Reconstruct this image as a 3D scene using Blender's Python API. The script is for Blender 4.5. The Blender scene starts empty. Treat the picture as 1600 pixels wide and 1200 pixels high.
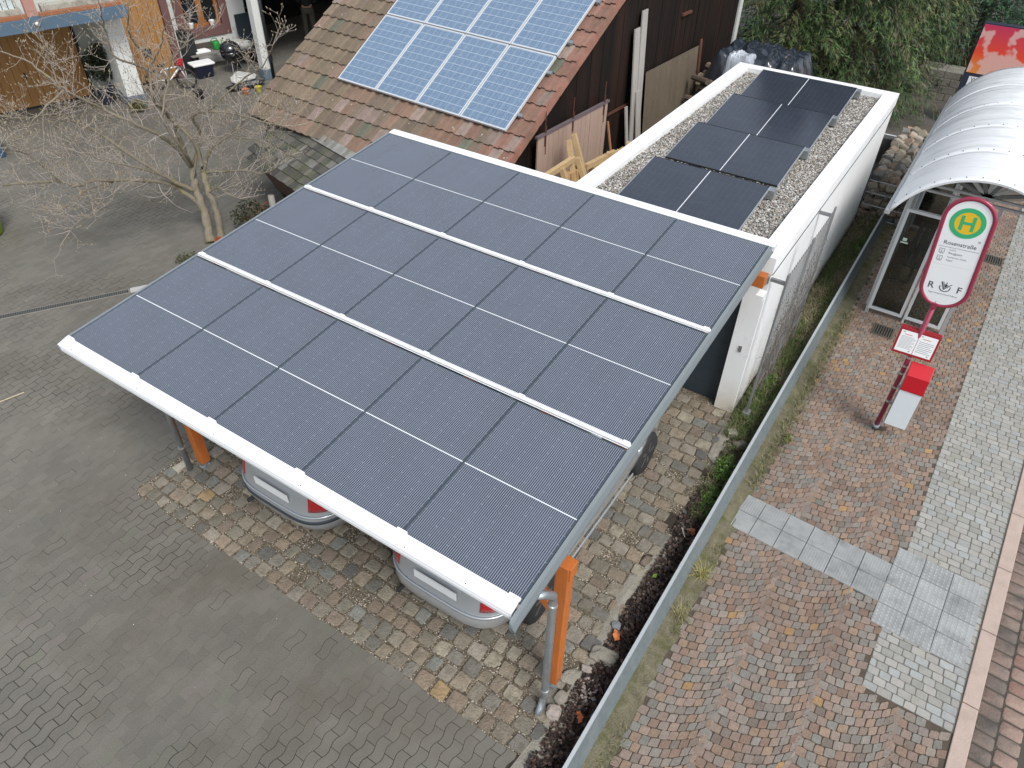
import bpy, bmesh, math, random
from mathutils import Vector, Matrix, noise
random.seed(7)
R = math.radians
sc = bpy.context.scene
col = sc.collection

# ------------------------------------------------------------------ camera, world, sun, exposure
CAM = (7.296, -2.624, 6.955)
yaw, pitch, roll = -0.5672, 0.7100, 0.0222
def cam_axes():
    cy, sy, cp, sp = math.cos(yaw), math.sin(yaw), math.cos(pitch), math.sin(pitch)
    fwd = Vector((sy*cp, cy*cp, -sp)); right = Vector((cy, -sy, 0)); up = right.cross(fwd)
    c, s = math.cos(roll), math.sin(roll)
    return c*right + s*up, -s*right + c*up, -fwd
cd = bpy.data.cameras.new('camera'); cam = bpy.data.objects.new('camera', cd); col.objects.link(cam)
rx, ux, bx_ = cam_axes()
m = Matrix((rx, ux, bx_)).transposed().to_4x4(); m.translation = Vector(CAM)
cam.matrix_world = m
cd.sensor_width = 36; cd.lens = 36*1140.3/1600; cd.clip_end = 500; cd.clip_start = 0.05
sc.camera = cam
SUN_EL, SUN_AZ = R(52), R(118)     # azimuth clockwise from +Y
w = bpy.data.worlds.new('World'); sc.world = w; w.use_nodes = True
nt = w.node_tree; bg = nt.nodes['Background']
sky = nt.nodes.new('ShaderNodeTexSky'); sky.sky_type = 'NISHITA'; sky.sun_disc = False
sky.sun_elevation = SUN_EL; sky.sun_rotation = SUN_AZ; sky.air_density = 1.0; sky.dust_density = 1.0; sky.ozone_density = 1.0
hs = nt.nodes.new('ShaderNodeHueSaturation'); hs.inputs['Saturation'].default_value = 0.38
nt.links.new(sky.outputs[0], hs.inputs['Color']); nt.links.new(hs.outputs[0], bg.inputs[0])
bg.inputs[1].default_value = 0.13
sl = bpy.data.lights.new('sun', 'SUN'); sl.energy = 1.8; sl.angle = R(22); sl.color = (1, .97, .93)
so = bpy.data.objects.new('sun', sl); col.objects.link(so)
sd = Vector((math.sin(SUN_AZ)*math.cos(SUN_EL), math.cos(SUN_AZ)*math.cos(SUN_EL), math.sin(SUN_EL)))
so.rotation_euler = sd.to_track_quat('Z', 'Y').to_euler(); so.location = (0, 0, 30)
sc.view_settings.view_transform = 'Standard'; sc.view_settings.look = 'None'
sc.view_settings.exposure = 0.66; sc.view_settings.gamma = 1

# ------------------------------------------------------------------ materials
MATS = {}
class N:
    def __init__(s, nt): s.nt = nt
    def node(s, t, **k):
        n = s.nt.nodes.new(t)
        for a, b in k.items(): setattr(n, a, b)
        return n
    def math(s, op, a, b=None, c=None, clamp=False):
        n = s.node('ShaderNodeMath', operation=op); n.use_clamp = clamp
        for i, v in enumerate((a, b, c)):
            if v is None: continue
            if hasattr(v, 'is_linked') or hasattr(v, 'links'): s.nt.links.new(v, n.inputs[i])
            else: n.inputs[i].default_value = v
        return n.outputs[0]
    def mix(s, f, a, b, bt='MIX'):
        n = s.node('ShaderNodeMix', data_type='RGBA', blend_type=bt)
        for sock, v in ((n.inputs[0], f), (n.inputs[6], a), (n.inputs[7], b)):
            if hasattr(v, 'links'): s.nt.links.new(v, sock)
            elif isinstance(v, tuple): sock.default_value = (v[0], v[1], v[2], 1)
            else: sock.default_value = v
        return n.outputs[2]
    def noise(s, scale, detail=4, vec=None, rough=.55):
        n = s.node('ShaderNodeTexNoise'); n.inputs['Scale'].default_value = scale; n.inputs['Detail'].default_value = detail
        n.inputs['Roughness'].default_value = rough
        if vec is not None: s.nt.links.new(vec, n.inputs['Vector'])
        return n.outputs['Fac']
    def ramp(s, f, lo, hi):
        n = s.node('ShaderNodeMapRange'); n.inputs[1].default_value = lo; n.inputs[2].default_value = hi
        s.nt.links.new(f, n.inputs[0]); return n.outputs[0]
def newmat(name):
    m = bpy.data.materials.new(name); m.use_nodes = True
    n = N(m.node_tree); b = m.node_tree.nodes['Principled BSDF']
    return m, n, b
def mat(name, base, rough=.6, metal=0., var=.18, scale=6., bump=0., bscale=None, vcol=False, dirt=None, dirtamt=.5, dscale=1.5, fine=60., spec=.5, stretch=None, coat=0):
    if name in MATS: return MATS[name]
    m, n, b = newmat(name); L = m.node_tree.links.new
    tc = n.node('ShaderNodeTexCoord').outputs['Object']
    if stretch:
        mp = n.node('ShaderNodeMapping'); mp.inputs['Scale'].default_value = stretch; L(tc, mp.inputs[0]); tc = mp.outputs[0]
    if vcol:
        a = n.node('ShaderNodeAttribute', attribute_name='Col'); c = a.outputs['Color']
    else: c = tuple(base)
    n1 = n.noise(scale, 5, tc); n2 = n.noise(fine, 2, tc)
    f = n.math('ADD', n.math('MULTIPLY', n.math('SUBTRACT', n1, .5), 2*var), n.math('MULTIPLY', n.math('SUBTRACT', n2, .5), 1.6*var))
    f = n.math('ADD', f, 1.)
    g = n.node('ShaderNodeCombineColor'); [L(f, g.inputs[i]) for i in range(3)]
    c = n.mix(1., c, g.outputs[0], 'MULTIPLY')
    if dirt:
        d = n.ramp(n.noise(dscale, 6, tc, .65), .5, .68)
        c = n.mix(n.math('MULTIPLY', d, dirtamt), c, tuple(dirt))
    L(c, b.inputs['Base Color']); b.inputs['Roughness'].default_value = rough; b.inputs['Metallic'].default_value = metal
    b.inputs['Specular IOR Level'].default_value = spec; b.inputs['Coat Weight'].default_value = coat; b.inputs['Coat Roughness'].default_value = .08
    if bump:
        bp = n.node('ShaderNodeBump'); bp.inputs['Strength'].default_value = bump; bp.inputs['Distance'].default_value = .02
        L(n.noise(bscale or scale*4, 4, tc), bp.inputs['Height']); L(bp.outputs[0], b.inputs['Normal'])
    MATS[name] = m; return m

# ------------------------------------------------------------------ mesh building
class MB:
    def __init__(s): s.v = []; s.f = []; s.c = []
    def add(s, vs, fs, c=(1, 1, 1)):
        o = len(s.v); s.v += [tuple(v) for v in vs]; s.f += [tuple(i+o for i in f) for f in fs]; s.c += [c]*len(fs); return s
    def box(s, x0, y0, z0, x1, y1, z1, c=(1, 1, 1), M=None):
        vs = [Vector((x, y, z)) for z in (z0, z1) for y in (y0, y1) for x in (x0, x1)]
        if M is not None: vs = [M @ v for v in vs]
        return s.add(vs, [(0, 2, 3, 1), (4, 5, 7, 6), (0, 1, 5, 4), (2, 6, 7, 3), (0, 4, 6, 2), (1, 3, 7, 5)], c)
    def quad(s, a, b, c_, d, c=(1, 1, 1)): return s.add([a, b, c_, d], [(0, 1, 2, 3)], c)
    def prism(s, pts, z0, z1, c=(1, 1, 1), M=None):
        n = len(pts); vs = [Vector((p[0], p[1], z0)) for p in pts]+[Vector((p[0], p[1], z1)) for p in pts]
        if M is not None: vs = [M @ v for v in vs]
        return s.add(vs, [tuple(range(n))[::-1], tuple(range(n, 2*n))]+[(i, (i+1) % n, n+(i+1) % n, n+i) for i in range(n)], c)
    def beam(s, a, b, w_, h_, c=(1, 1, 1), up=(0, 0, 1)):
        a, b = Vector(a), Vector(b); d = (b-a); L = d.length; d.normalize(); u = Vector(up)
        x = d.cross(u)
        if x.length < 1e-4: x = d.cross(Vector((1, 0, 0)))
        x.normalize(); z = x.cross(d)
        vs = [p + x*sx*w_/2 + z*sz*h_/2 for p in (a, b) for sx, sz in ((-1, -1), (1, -1), (1, 1), (-1, 1))]
        return s.add(vs, [(3, 2, 1, 0), (4, 5, 6, 7)]+[(i, (i+1) % 4, 4+(i+1) % 4, 4+i) for i in range(4)], c)
    def tube(s, pts, rad, n=8, c=(1, 1, 1), cap=True, closed=False):
        pts = [Vector(p) for p in pts]; k = len(pts)
        if not hasattr(rad, '__len__'): rad = [rad]*k
        vs = []; ref = Vector((0, 0, 1))
        for i, p in enumerate(pts):
            if closed: t = pts[(i+1) % k]-pts[i-1]
            else: t = pts[min(i+1, k-1)]-pts[max(i-1, 0)]
            if t.length < 1e-9: t = Vector((0, 0, 1))
            t.normalize(); x = t.cross(ref)
            if x.length < .15: x = t.cross(Vector((1, 0, 0)))
            x.normalize(); y = t.cross(x); ref = -y if False else ref
            vs += [p+(x*math.cos(2*math.pi*j/n)+y*math.sin(2*math.pi*j/n))*rad[i] for j in range(n)]
        fs = []
        for i in range(k if closed else k-1):
            a = i*n; b = ((i+1) % k)*n
            fs += [(a+j, b+j, b+(j+1) % n, a+(j+1) % n) for j in range(n)]
        if cap and not closed: fs += [tuple(range(n)), tuple(range((k-1)*n, k*n))[::-1]]
        return s.add(vs, fs, c)
    def lathe(s, prof, n=20, c=(1, 1, 1), M=None):
        vs = []; k = len(prof)
        for r_, z in prof: vs += [Vector((r_*math.cos(2*math.pi*j/n), r_*math.sin(2*math.pi*j/n), z)) for j in range(n)]
        if M is not None: vs = [M @ v for v in vs]
        fs = [(i*n+j, i*n+(j+1) % n, (i+1)*n+(j+1) % n, (i+1)*n+j) for i in range(k-1) for j in range(n)]
        fs += [tuple(range(n))[::-1], tuple(range((k-1)*n, k*n))]
        return s.add(vs, fs, c)
    def stone(s, pts, z0, z1, inset, c, dome=.004):
        n = len(pts); cx = sum(p[0] for p in pts)/n; cy = sum(p[1] for p in pts)/n
        ins = []
        for p in pts:
            dx, dy = cx-p[0], cy-p[1]; l = math.hypot(dx, dy) or 1; ins.append((p[0]+dx/l*inset, p[1]+dy/l*inset))
        tx, ty = random.uniform(-.035, .035), random.uniform(-.035, .035)
        vs = [(p[0], p[1], z0) for p in pts]+[(p[0], p[1], z1-inset*.7) for p in pts]
        vs += [(p[0], p[1], z1+(p[0]-cx)*tx+(p[1]-cy)*ty) for p in ins]+[(cx, cy, z1+dome)]
        fs = [(i, (i+1) % n, n+(i+1) % n, n+i) for i in range(n)]+[(n+i, n+(i+1) % n, 2*n+(i+1) % n, 2*n+i) for i in range(n)]
        if dome == 0: vs.pop(); fs.append(tuple(range(2*n, 3*n)))
        else: fs += [(2*n+i, 2*n+(i+1) % n, 3*n) for i in range(n)]
        return s.add(vs, fs, c)
    def build(s, name, mt, parent=None, smooth=False, bevel=0., M=None, loc=None, seg=2, recalc=True):
        me = bpy.data.meshes.new(name); me.from_pydata(s.v, [], s.f)
        at = me.attributes.new('Col', 'FLOAT_COLOR', 'FACE')
        flat = []
        for c in s.c: flat += [c[0], c[1], c[2], 1.]
        at.data.foreach_set('color', flat)
        if bevel or recalc:
            bm = bmesh.new(); bm.from_mesh(me)
            if recalc: bmesh.ops.recalc_face_normals(bm, faces=bm.faces)
            if bevel: bmesh.ops.bevel(bm, geom=[e for e in bm.edges if len(e.link_faces) == 2 and e.calc_face_angle(0) > .5], offset=bevel, segments=seg, affect='EDGES', profile=.6)
            bm.to_mesh(me); bm.free()
        if smooth: me.polygons.foreach_set('use_smooth', [True]*len(me.polygons))
        me.materials.append(mt); o = bpy.data.objects.new(name, me); col.objects.link(o)
        if M is not None: o.matrix_world = M
        if loc is not None: o.location = loc
        if parent is not None: o.parent = parent
        me.update(); return o
def T(o, label=None, cat=None, group=None, kind=None):
    if label: o['label'] = label
    if cat: o['category'] = cat
    if group: o['group'] = group
    if kind: o['kind'] = kind
    return o
def thing(name, label, cat, loc=(0, 0, 0), rz=0., group=None, M=None):
    o = bpy.data.objects.new(name, None); col.objects.link(o); o.empty_display_size = .2
    if M is not None: o.matrix_world = M
    else: o.location = loc; o.rotation_euler = (0, 0, rz)
    return T(o, label, cat, group)
def dup(o, parent=None, loc=None, rot=None, label=None):
    c = o.copy(); col.objects.link(c)
    if parent is not None: c.parent = parent
    if loc is not None: c.location = loc
    if rot is not None: c.rotation_euler = rot
    if label: c['label'] = label
    for ch in list(o.children): dup(ch, c)
    return c
def text(body, size, parent, mt, M, name='lettering', align='CENTER', ext=.0006, xs=1.0, bold=0.):
    cu = bpy.data.curves.new(name, 'FONT'); cu.body = body; cu.size = size; cu.extrude = ext; cu.align_x = align; cu.align_y = 'CENTER'; cu.offset = bold
    t = bpy.data.objects.new(name, cu); col.objects.link(t)
    dg = bpy.context.evaluated_depsgraph_get(); me = bpy.data.meshes.new_from_object(t.evaluated_get(dg))
    bpy.data.objects.remove(t); me.materials.clear(); me.materials.append(mt)
    o = bpy.data.objects.new(name, me); col.objects.link(o)
    me.transform(M @ Matrix.Diagonal((xs, 1, 1, 1)))
    o.parent = parent; return o
def jit(a): return random.uniform(-a, a)
def shade(c, a):
    k = 1+jit(a); return (c[0]*k, c[1]*k, c[2]*k)
def nz(x, y, z=0, s=1.): return noise.noise(Vector((x*s, y*s, z*s)))

# ================================================================== SETTING: ground, paving, kerb, road
def frame_lin(a, b, y): return a+b*y
g = MB(); g.box(-160, -120, -.6, 160, 160, -.3)
T(g.build('ground', mat('m_soil_far', (.09, .08, .06), .95, var=.3)), kind='structure')

# courtyard: interlocking grey pavers with a wavy long joint
m_pav = mat('m_paver', (0, 0, 0), .85, vcol=True, var=.32, scale=1.3, bump=.25, bscale=90, dirt=(.108, .097, .075), dirtamt=.7, dscale=.7, fine=210)
m_joint = mat('m_joint', (.040, .036, .026), .95, var=.25, bump=.3)
g = MB(); g.box(-45, -6, -.05, 6.1, 26, -.004); g.build
jt = g.build('courtyard_bedding', m_joint); T(jt, kind='structure')
def wave(y):
    t = (y/.23) % 1.0
    return .016*math.sin(2*math.pi*t)
pv = MB()
W_, LP = .112, .23
ncol = 0
x = -17.
while x < 5.9:
    k = int(round(x/W_))
    off = .115 if k % 2 else 0
    yj = -4.6+off
    while yj < 17:
        cx, cyy = x+W_/2, yj+LP/2
        in_ap = (cx > .22 and cyy > -.06) or (cx > 5.8)
        in_drainfar = False
        if not in_ap and not (cx < -12.9+.3*(cyy-5.6) and cyy > 4 and cx < -14):
            n1 = nz(cx, cyy, 0, .55)+.5*nz(cx, cyy, 3, 1.7)
            gp = max(.0002, .0012+.006*(n1-.02)) if random.random() > .06 else .0045
            gp = min(gp, .0040)
            pts = []
            ys = [yj+gp+(LP-2*gp)*i/6 for i in range(7)]
            for q in ys: pts.append((x+wave(q)+gp, q))
            for q in reversed(ys): pts.append((x+W_+wave(q)-gp, q))
            b = .146+.030*nz(cx, cyy, 7, .35)
            c = shade((b*1.0, b*.94, b*.79), .08)
            if random.random() < .02: c = (b*1.10, b*.99, b*.86)
            if random.random() < .03: c = (b*1.02, b*1.0, b*.80)
            z = jit(.0016)
            pv.add([(p[0], p[1], z) for p in pts], [tuple(reversed(range(len(pts))))], c)
        yj += LP
    x += W_
T(pv.build('courtyard_paving', m_pav, recalc=False), kind='structure')

# big setts under and in front of the carport
m_sett = mat('m_sett', (0, 0, 0), .8, vcol=True, var=.42, scale=16, bump=.9, bscale=45, dirt=(.105, .09, .06), dirtamt=.55, dscale=9, fine=150)
m, n, b = newmat('m_grit'); L = m.node_tree.links.new
tc = n.node('ShaderNodeTexCoord').outputs['Object']
vo = n.node('ShaderNodeTexVoronoi'); vo.inputs['Scale'].default_value = 95; L(tc, vo.inputs['Vector'])
hv = n.node('ShaderNodeSeparateColor'); L(vo.outputs['Color'], hv.inputs[0])
c1 = n.mix(n.ramp(hv.outputs[0], .3, 1.), (.065, .052, .034), (.29, .245, .18))
c1 = n.mix(n.math('MULTIPLY', n.ramp(n.noise(3, 5, tc), .45, .7), .6), c1, (.10, .083, .052))
c1 = n.mix(n.ramp(hv.outputs[1], .93, .96), c1, (.55, .5, .44))
L(c1, b.inputs['Base Color']); b.inputs['Roughness'].default_value = .95
bp = n.node('ShaderNodeBump'); bp.inputs['Strength'].default_value = .9; bp.inputs['Distance'].default_value = .006; L(vo.outputs['Distance'], bp.inputs['Height']); bp.invert = True
L(bp.outputs[0], b.inputs['Normal']); MATS['m_grit'] = m_grit = m
def edge_x(y):   # ragged right edge of the sett apron
    return 5.93+.05*math.sin(y*2.2)+.09*(1 if 2.2 < y < 4.4 else 0)-.0*y
g = MB(); NX, NY = 60, 60
grid = []
for j in range(NY+1):
    for i in range(NX+1):
        xx = .2+(6.12-.2)*i/NX; yy = -.14+(5.9+.14)*j/NY
        grid.append((xx+(jit(.02) if i in (0,) else 0), yy+(0.03*nz(xx*4, 1) if j == 0 else 0), .002+.008*nz(xx, yy, 0, 2.5)))
g.add(grid, [(j*(NX+1)+i, j*(NX+1)+i+1, (j+1)*(NX+1)+i+1, (j+1)*(NX+1)+i) for j in range(NY) for i in range(NX)])
T(g.build('sett_bedding', m_grit, smooth=True), kind='structure')
st = MB(); y = -.12; row = 0
PAL = [(.245, .205, .15), (.215, .188, .143), (.19, .172, .132), (.28, .25, .19), (.155, .147, .125), (.255, .20, .145), (.20, .158, .118), (.26, .23, .185), (.18, .168, .14), (.185, .187, .165), (.30, .21, .11), (.125, .122, .112), (.225, .178, .137)]
WG = [6, 6, 6, 4, 4, 3, 3, 4, 5, 2, .6, 1.6, 3]
while y < 5.35:
    h = random.uniform(.135, .165); x = .24+jit(.02)
    if row % 2: x += .05
    while x < edge_x(y)-.06:
        near = x > 4.9 and y > .7
        ww = random.uniform(.12, .17) if not near else random.uniform(.13, .20)
        gap = random.uniform(.022, .040) if not near else random.uniform(.012, .024)
        x0, x1, y0, y1 = x, x+ww, y+jit(.012), y+h+jit(.012)
        skip = random.random() < .05 or (x1 > 6.05)
        if not skip:
            q = .026; pts = []
            for (cx, cy, sx, sy) in ((x0, y0, 1, 1), (x1, y0, -1, 1), (x1, y1, -1, -1), (x0, y1, 1, -1)):
                cx += jit(.011); cy += jit(.011); a = q*random.uniform(.5, 1.1)
                pr = [(cx, cy+sy*a), (cx+sx*a*.3, cy+sy*a*.3), (cx+sx*a, cy)]
                if (sx, sy) in ((-1, 1), (1, -1)): pr.reverse()
                pts += pr
            c = random.choices(PAL, WG)[0]
            st.stone(pts, -.04, .019+jit(.006), .011, shade(c, .16), .003)
        x += ww+gap
    y += h+random.uniform(.02, .034); row += 1
# the light slabs along the left edge by the post
for (a, b_, c_, d) in ((.30, .30, .10, .24), (.28, .02, .13, .17), (.31, .66, .1, .2)):
    pass
T(st.build('sett_paving', m_sett, smooth=False, recalc=False), kind='structure')
# concrete haunch beside the planting bed
m_conc = mat('m_concrete', (.30, .28, .235), .92, var=.3, scale=9, bump=.8, bscale=50, dirt=(.16, .15, .10), dirtamt=.5, dscale=4)
g = MB(); prev = None
rows = 90
for i in range(rows+1):
    yy = -1.2+6.5*i/rows
    xl = edge_x(yy)-.03; xr = edge_x(yy)+.11+.05*nz(yy*3, 2)+(.04 if yy < 1 else 0)
    if yy > 3.9: xr = min(xr, 6.02)
    cur = [(xl, yy, .012), ((xl+xr)/2, yy, .024+.006*nz(yy*6, 0)), (xr, yy, .004), (xr+.01, yy, -.05)]
    if prev:
        for k in range(3): g.quad(prev[k], prev[k+1], cur[k+1], cur[k])
    prev = cur
T(g.build('concrete_haunch', m_conc, smooth=True), kind='structure')

# planting bed soil
m_soil = mat('m_soil', (.045, .034, .025), .95, var=.5, scale=12, bump=1, bscale=60)
g = MB(); nx, ny = 10, 160; vs = []
for j in range(ny+1):
    for i in range(nx+1):
        xx = 5.86+(6.42-5.86)*i/nx; yy = -1.5+15.5*j/ny
        vs.append((xx, yy, -.005+.03*nz(xx, yy, 0, 3)+.03*(yy > 5)))
g.add(vs, [(j*(nx+1)+i, j*(nx+1)+i+1, (j+1)*(nx+1)+i+1, (j+1)*(nx+1)+i) for j in range(ny) for i in range(nx)])
T(g.build('planting_bed', m_soil, smooth=True), kind='structure')

# mossy concrete edging outside the rail
m_moss = mat('m_moss_kerb', (.15, .135, .085), .95, var=.6, scale=9, bump=1, bscale=60, dirt=(.075, .085, .02), dirtamt=.9, dscale=4)
g = MB(); prev = None
for i in range(141):
    yy = -1.6+14.6*i/140; a = .012*nz(yy*5, 4)
    cur = [(6.35, yy, -.05), (6.37, yy, .05+a), (6.46+.01*nz(yy*7, 3), yy, .034+a), (6.515+.025*nz(yy*4, 0), yy, .014), (6.60+.06*nz(yy*3, 9), yy, .002), (6.64, yy, -.05)]
    if prev:
        for k in range(5): g.quad(prev[k], prev[k+1], cur[k+1], cur[k])
    prev = cur
T(g.build('mossy_edging', m_moss, smooth=True), kind='structure')

# footway bedding, fan setts, light block strip, tactile slabs, kerb, gutter, road
g = MB(); g.prism([(6.50, -3), (9.02, -3), (9.08, 0), (9.30, 4.3), (9.42, 7), (9.6, 12), (9.9, 20), (6.50, 20)], -.05, -.004)
T(g.build('footway_bedding', mat('m_fjoint', (.085, .068, .05), .95, var=.3, bump=.4)), kind='structure')
GX, GY, GH = 8.3086, 4.3131, -.0501
def slab(u, v):
    a, b_ = u*.3, -v*.3
    return (GX+a*math.cos(GH)-b_*math.sin(GH), GY+a*math.sin(GH)+b_*math.cos(GH))
def toslab(x, y):
    dx, dy = x-GX, y-GY
    a = dx*math.cos(GH)+dy*math.sin(GH); b_ = -dx*math.sin(GH)+dy*math.cos(GH)
    return a/.3, -b_/.3
def kerb_x(y): return 9.085+.048*y if y < 8 else 9.469+.03*(y-8)
def strip_x(y): return 8.30+.022*y
def in_slabs(x, y, m_=0.):
    u, v = toslab(x, y)
    return (-m_ < u < 3+m_ and -m_ < v < 4+m_) or (-5.85-m_ < u <= 0 and 1-m_ < v < 3+m_)
FP = [(.205, .14, .105), (.235, .175, .138), (.188, .165, .142), (.20, .182, .16), (.245, .175, .125), (.155, .128, .105), (.222, .19, .16), (.30, .19, .09), (.215, .165, .135), (.175, .17, .15)]
def fancol(x, y):
    t = min(1, max(0, (y-2.5)/4))+.25*nz(x, y, 0, 1.2)
    wl = [3+3*t, 5, 4-2.2*t, 5-3*t, 3+2*t, 1.6, 4-1.5*t, .35, 4, 2-t]
    c_ = random.choices(FP, [max(.1, q) for q in wl])[0]; return shade((c_[0]*1.14, c_[1]*1.13, c_[2]*1.12), .14)
fs = MB()
cols = [(6.52, 7.26), (7.26, 8.00), (8.00, 8.74), (8.74, 9.48)]
for ci, (xa, xb) in enumerate(cols):
    Rr = .90; dy = .096; a0 = -.07; a1 = math.asin((xb-xa)/Rr); i = 0; yi = -3.2+ci*.04
    while yi < 15:
        if ci == 2 and yi > 2.9 and False: break
        nst = 10
        offs = 0 if i % 2 else .5
        ks = [(k+offs)/nst for k in range(nst+1)]
        ks = [max(0, min(1, q+jit(.008))) for q in ks if q <= 1.0001]
        if offs: ks = [0]+ks
        if ks[-1] < .999: ks.append(1)
        def P(s_, yb):
            a = a0+(a1-a0)*s_; return (xa+Rr*math.sin(a), yb+Rr-Rr*math.cos(a))
        for k in range(len(ks)-1):
            s0, s1 = ks[k], ks[k+1]
            if s1-s0 < .03: continue
            q = [P(s0, yi), P(s1, yi), P(s1, yi+dy), P(s0, yi+dy)]
            cx = sum(p[0] for p in q)/4; cy = sum(p[1] for p in q)/4
            if cy < -1.9 or cx > xb+.02: continue
            xmax = kerb_x(cy)-.03 if cy < 2.28 else strip_x(cy)-.01
            if cx > xmax or cx < 6.60+.05*nz(cy*2, 5) or in_slabs(cx, cy, -.1): continue
            if (cx-7.62)**2+(cy-6.29)**2 < .006: continue
            pts = []
            for a, p in enumerate(q):
                pn, pp = q[(a+1) % 4], q[a-1]
                px = p[0]+(cx-p[0])*.085+jit(.0042); py = p[1]+(cy-p[1])*.085+jit(.0042)
                kk = random.uniform(.05, .16); pts += [(px+(pp[0]-px)*kk, py+(pp[1]-py)*kk), (px+(pn[0]-px)*kk, py+(pn[1]-py)*kk)]
            fs.stone(pts, -.02, .004+jit(.0015), .003, fancol(cx, cy), 0)
        yi += dy; i += 1
# row of edge stones between the fan and the light strip
yy = 2.3
while yy < 15:
    l = random.uniform(.085, .11); xx = strip_x(yy)+.0
    yy += l
m_fan = mat('m_fan', (0, 0, 0), .78, vcol=True, var=.3, scale=26, bump=.6, bscale=80, dirt=(.15, .10, .075), dirtamt=.45, dscale=.9, fine=160)
T(fs.build('fan_sett_paving', m_fan, smooth=False, recalc=False), kind='structure')
bs = MB(); y = 2.32; r_ = 0
while y < 15:
    h = .094; xl = strip_x(y); xr = kerb_x(y)-.012
    x = xl-(.0 if r_ % 2 else .0); first = True
    while x < xr-.03:
        w0 = random.uniform(.105, .145)
        if first and r_ % 2: w0 *= .6
        first = False
        x1 = min(x+w0, xr)
        if xr-x1 < .05: x1 = xr
        cx, cy = (x+x1)/2, y+h/2
        if not in_slabs(cx, cy, -.12):
            gq = .0045; ch = .010; pts = []
            X0, X1, Y0, Y1 = x+gq, x1-gq, y+gq+jit(.002), y+h-gq+jit(.002)
            sk = 0.
            for (ax, ay, sx, sy) in ((X0, Y0, 1, 1), (X1, Y0, -1, 1), (X1, Y1, -1, -1), (X0, Y1, 1, -1)):
                ax += jit(.003); ay += jit(.002)+sk*(ax-xl)
                pr = [(ax, ay+sy*ch), (ax+sx*ch, ay)]
                if (sx, sy) in ((-1, 1), (1, -1)): pr.reverse()
                pts += pr
            b_ = random.uniform(.30, .365)
            c = random.choice([(b_, b_*.985, b_*.91), (b_, b_*.97, b_*.88), (b_*.97, b_, b_*.96), (b_*.86, b_*.86, b_*.78)])
            bs.stone(pts, -.02, .003+jit(.0008), .0025, c, 0)
        x = x1
    y += h; r_ += 1
T(bs.build('light_block_strip', mat('m_block', (0, 0, 0), .8, vcol=True, var=.18, scale=14, bump=.3, bscale=90, dirt=(.26, .25, .18), dirtamt=.35, dscale=2), smooth=False, recalc=False), kind='structure')
gq2 = MB(); gq2.prism([(strip_x(2.3), 2.32), (kerb_x(2.3), 2.32), (kerb_x(8), 8), (kerb_x(15), 15), (strip_x(15), 15)], -.01, -.001)
T(gq2.build('block_bedding', mat('m_bjoint', (.15, .14, .12), .95, var=.2)), kind='structure')
# slabs
m_tac = mat('m_tactile', (0, 0, 0), .8, vcol=True, var=.3, scale=5, bump=.5, bscale=120, dirt=(.185, .19, .185), dirtamt=.75, dscale=2.6, fine=170)
ts = MB(); gq = .012
def slabbox(u0, v0, u1, v1, z1=.010):
    pts = [slab(u0+gq, v0+gq), slab(u1-gq, v0+gq), slab(u1-gq, v1-gq), slab(u0+gq, v1-gq)][::-1]
    c = shade((.325, .338, .334), .09)
    ts.prism(pts, -.03, z1, c)
for u in range(3):
    for v in range(4):
        u1 = u+1 if u < 2 else 3.1
        slabbox(u, v, u1, v+1)
        for i in range(6):
            for j in range(6):
                
                cx, cy = slab(u+(i+.5)/6, v+(j+.5)/6)
                ts.lathe([(.0125, 0), (.0115, .0035), (.007, .0045)], 8, c=(.40, .415, .41), M=Matrix.Translation((cx, cy, .0095)))
for u in range(-6, 0):
    for v in (1, 2):
        u0 = max(u, -5.85)
        slabbox(u0, v, u+1, v+1, .008)
        k = 0
        while k < 10:
            a = u+(k+.25)/10; b_ = u+(k+.75)/10; k += 1
            if a < -5.82: continue
            pts = [slab(a, v+.03), slab(b_, v+.03), slab(b_, v+.97), slab(a, v+.97)][::-1]
            ts.prism(pts, .006, .0115, c=(.335, .348, .343))
T(ts.build('tactile_paving', m_tac), kind='structure')
# kerb stones (granite, pinkish) and gutter setts
m_kerb = mat('m_kerb', (.46, .36, .305), .8, var=.16, scale=5, bump=.4, bscale=110, fine=130, dirt=(.33, .27, .22), dirtamt=.5, dscale=4)
kb = MB(); y = -2.2
while y < 22:
    y1 = y+.98; a, b_ = kerb_x(y+.008), kerb_x(y1-.008)
    kb.prism([(a, y+.006), (a+.15, y+.006-.006), (b_+.15, y1-.008-.006), (b_, y1-.006)], -.25, .014)
    y = y1
T(kb.build('kerb', m_kerb, bevel=.008), kind='structure')
gb = MB(); y = -2.4
while y < 22:
    for rw in (0, 1):
        h = .165; x0 = kerb_x(y)+.165+rw*.215; yy = y+rw*.07+jit(.006)
        q = .02; pts = []
        for (ax, ay, sx, sy) in ((x0, yy, 1, 1), (x0+.2, yy-.006, -1, 1), (x0+.207, yy+h-.02, -1, -1), (x0+.007, yy+h-.014, 1, -1)):
            pr = [(ax, ay+sy*q), (ax+sx*q, ay)]
            if (sx, sy) in ((-1, 1), (1, -1)): pr.reverse()
            pts += pr
        c = random.choice([(.26, .16, .125), (.22, .17, .14), (.30, .21, .17), (.20, .16, .135)]) if rw else random.choice([(.15, .12, .10), (.19, .145, .12), (.22, .16, .13)])
        gb.stone(pts, -.2, -.105, .012, shade(c, .1), .002)
    y += .172
T(gb.build('gutter_setts', mat('m_gutter', (0, 0, 0), .8, vcol=True, var=.3, scale=10, bump=.4, bscale=60, dirt=(.05, .05, .045), dirtamt=.7, dscale=3), smooth=True, recalc=False), kind='structure')
gj = MB(); gj.prism([(9.05, -3), (9.62, -3), (10.1, 8), (10.4, 22), (9.6, 22), (9.5, 8)], -.28, -.116)
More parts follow.
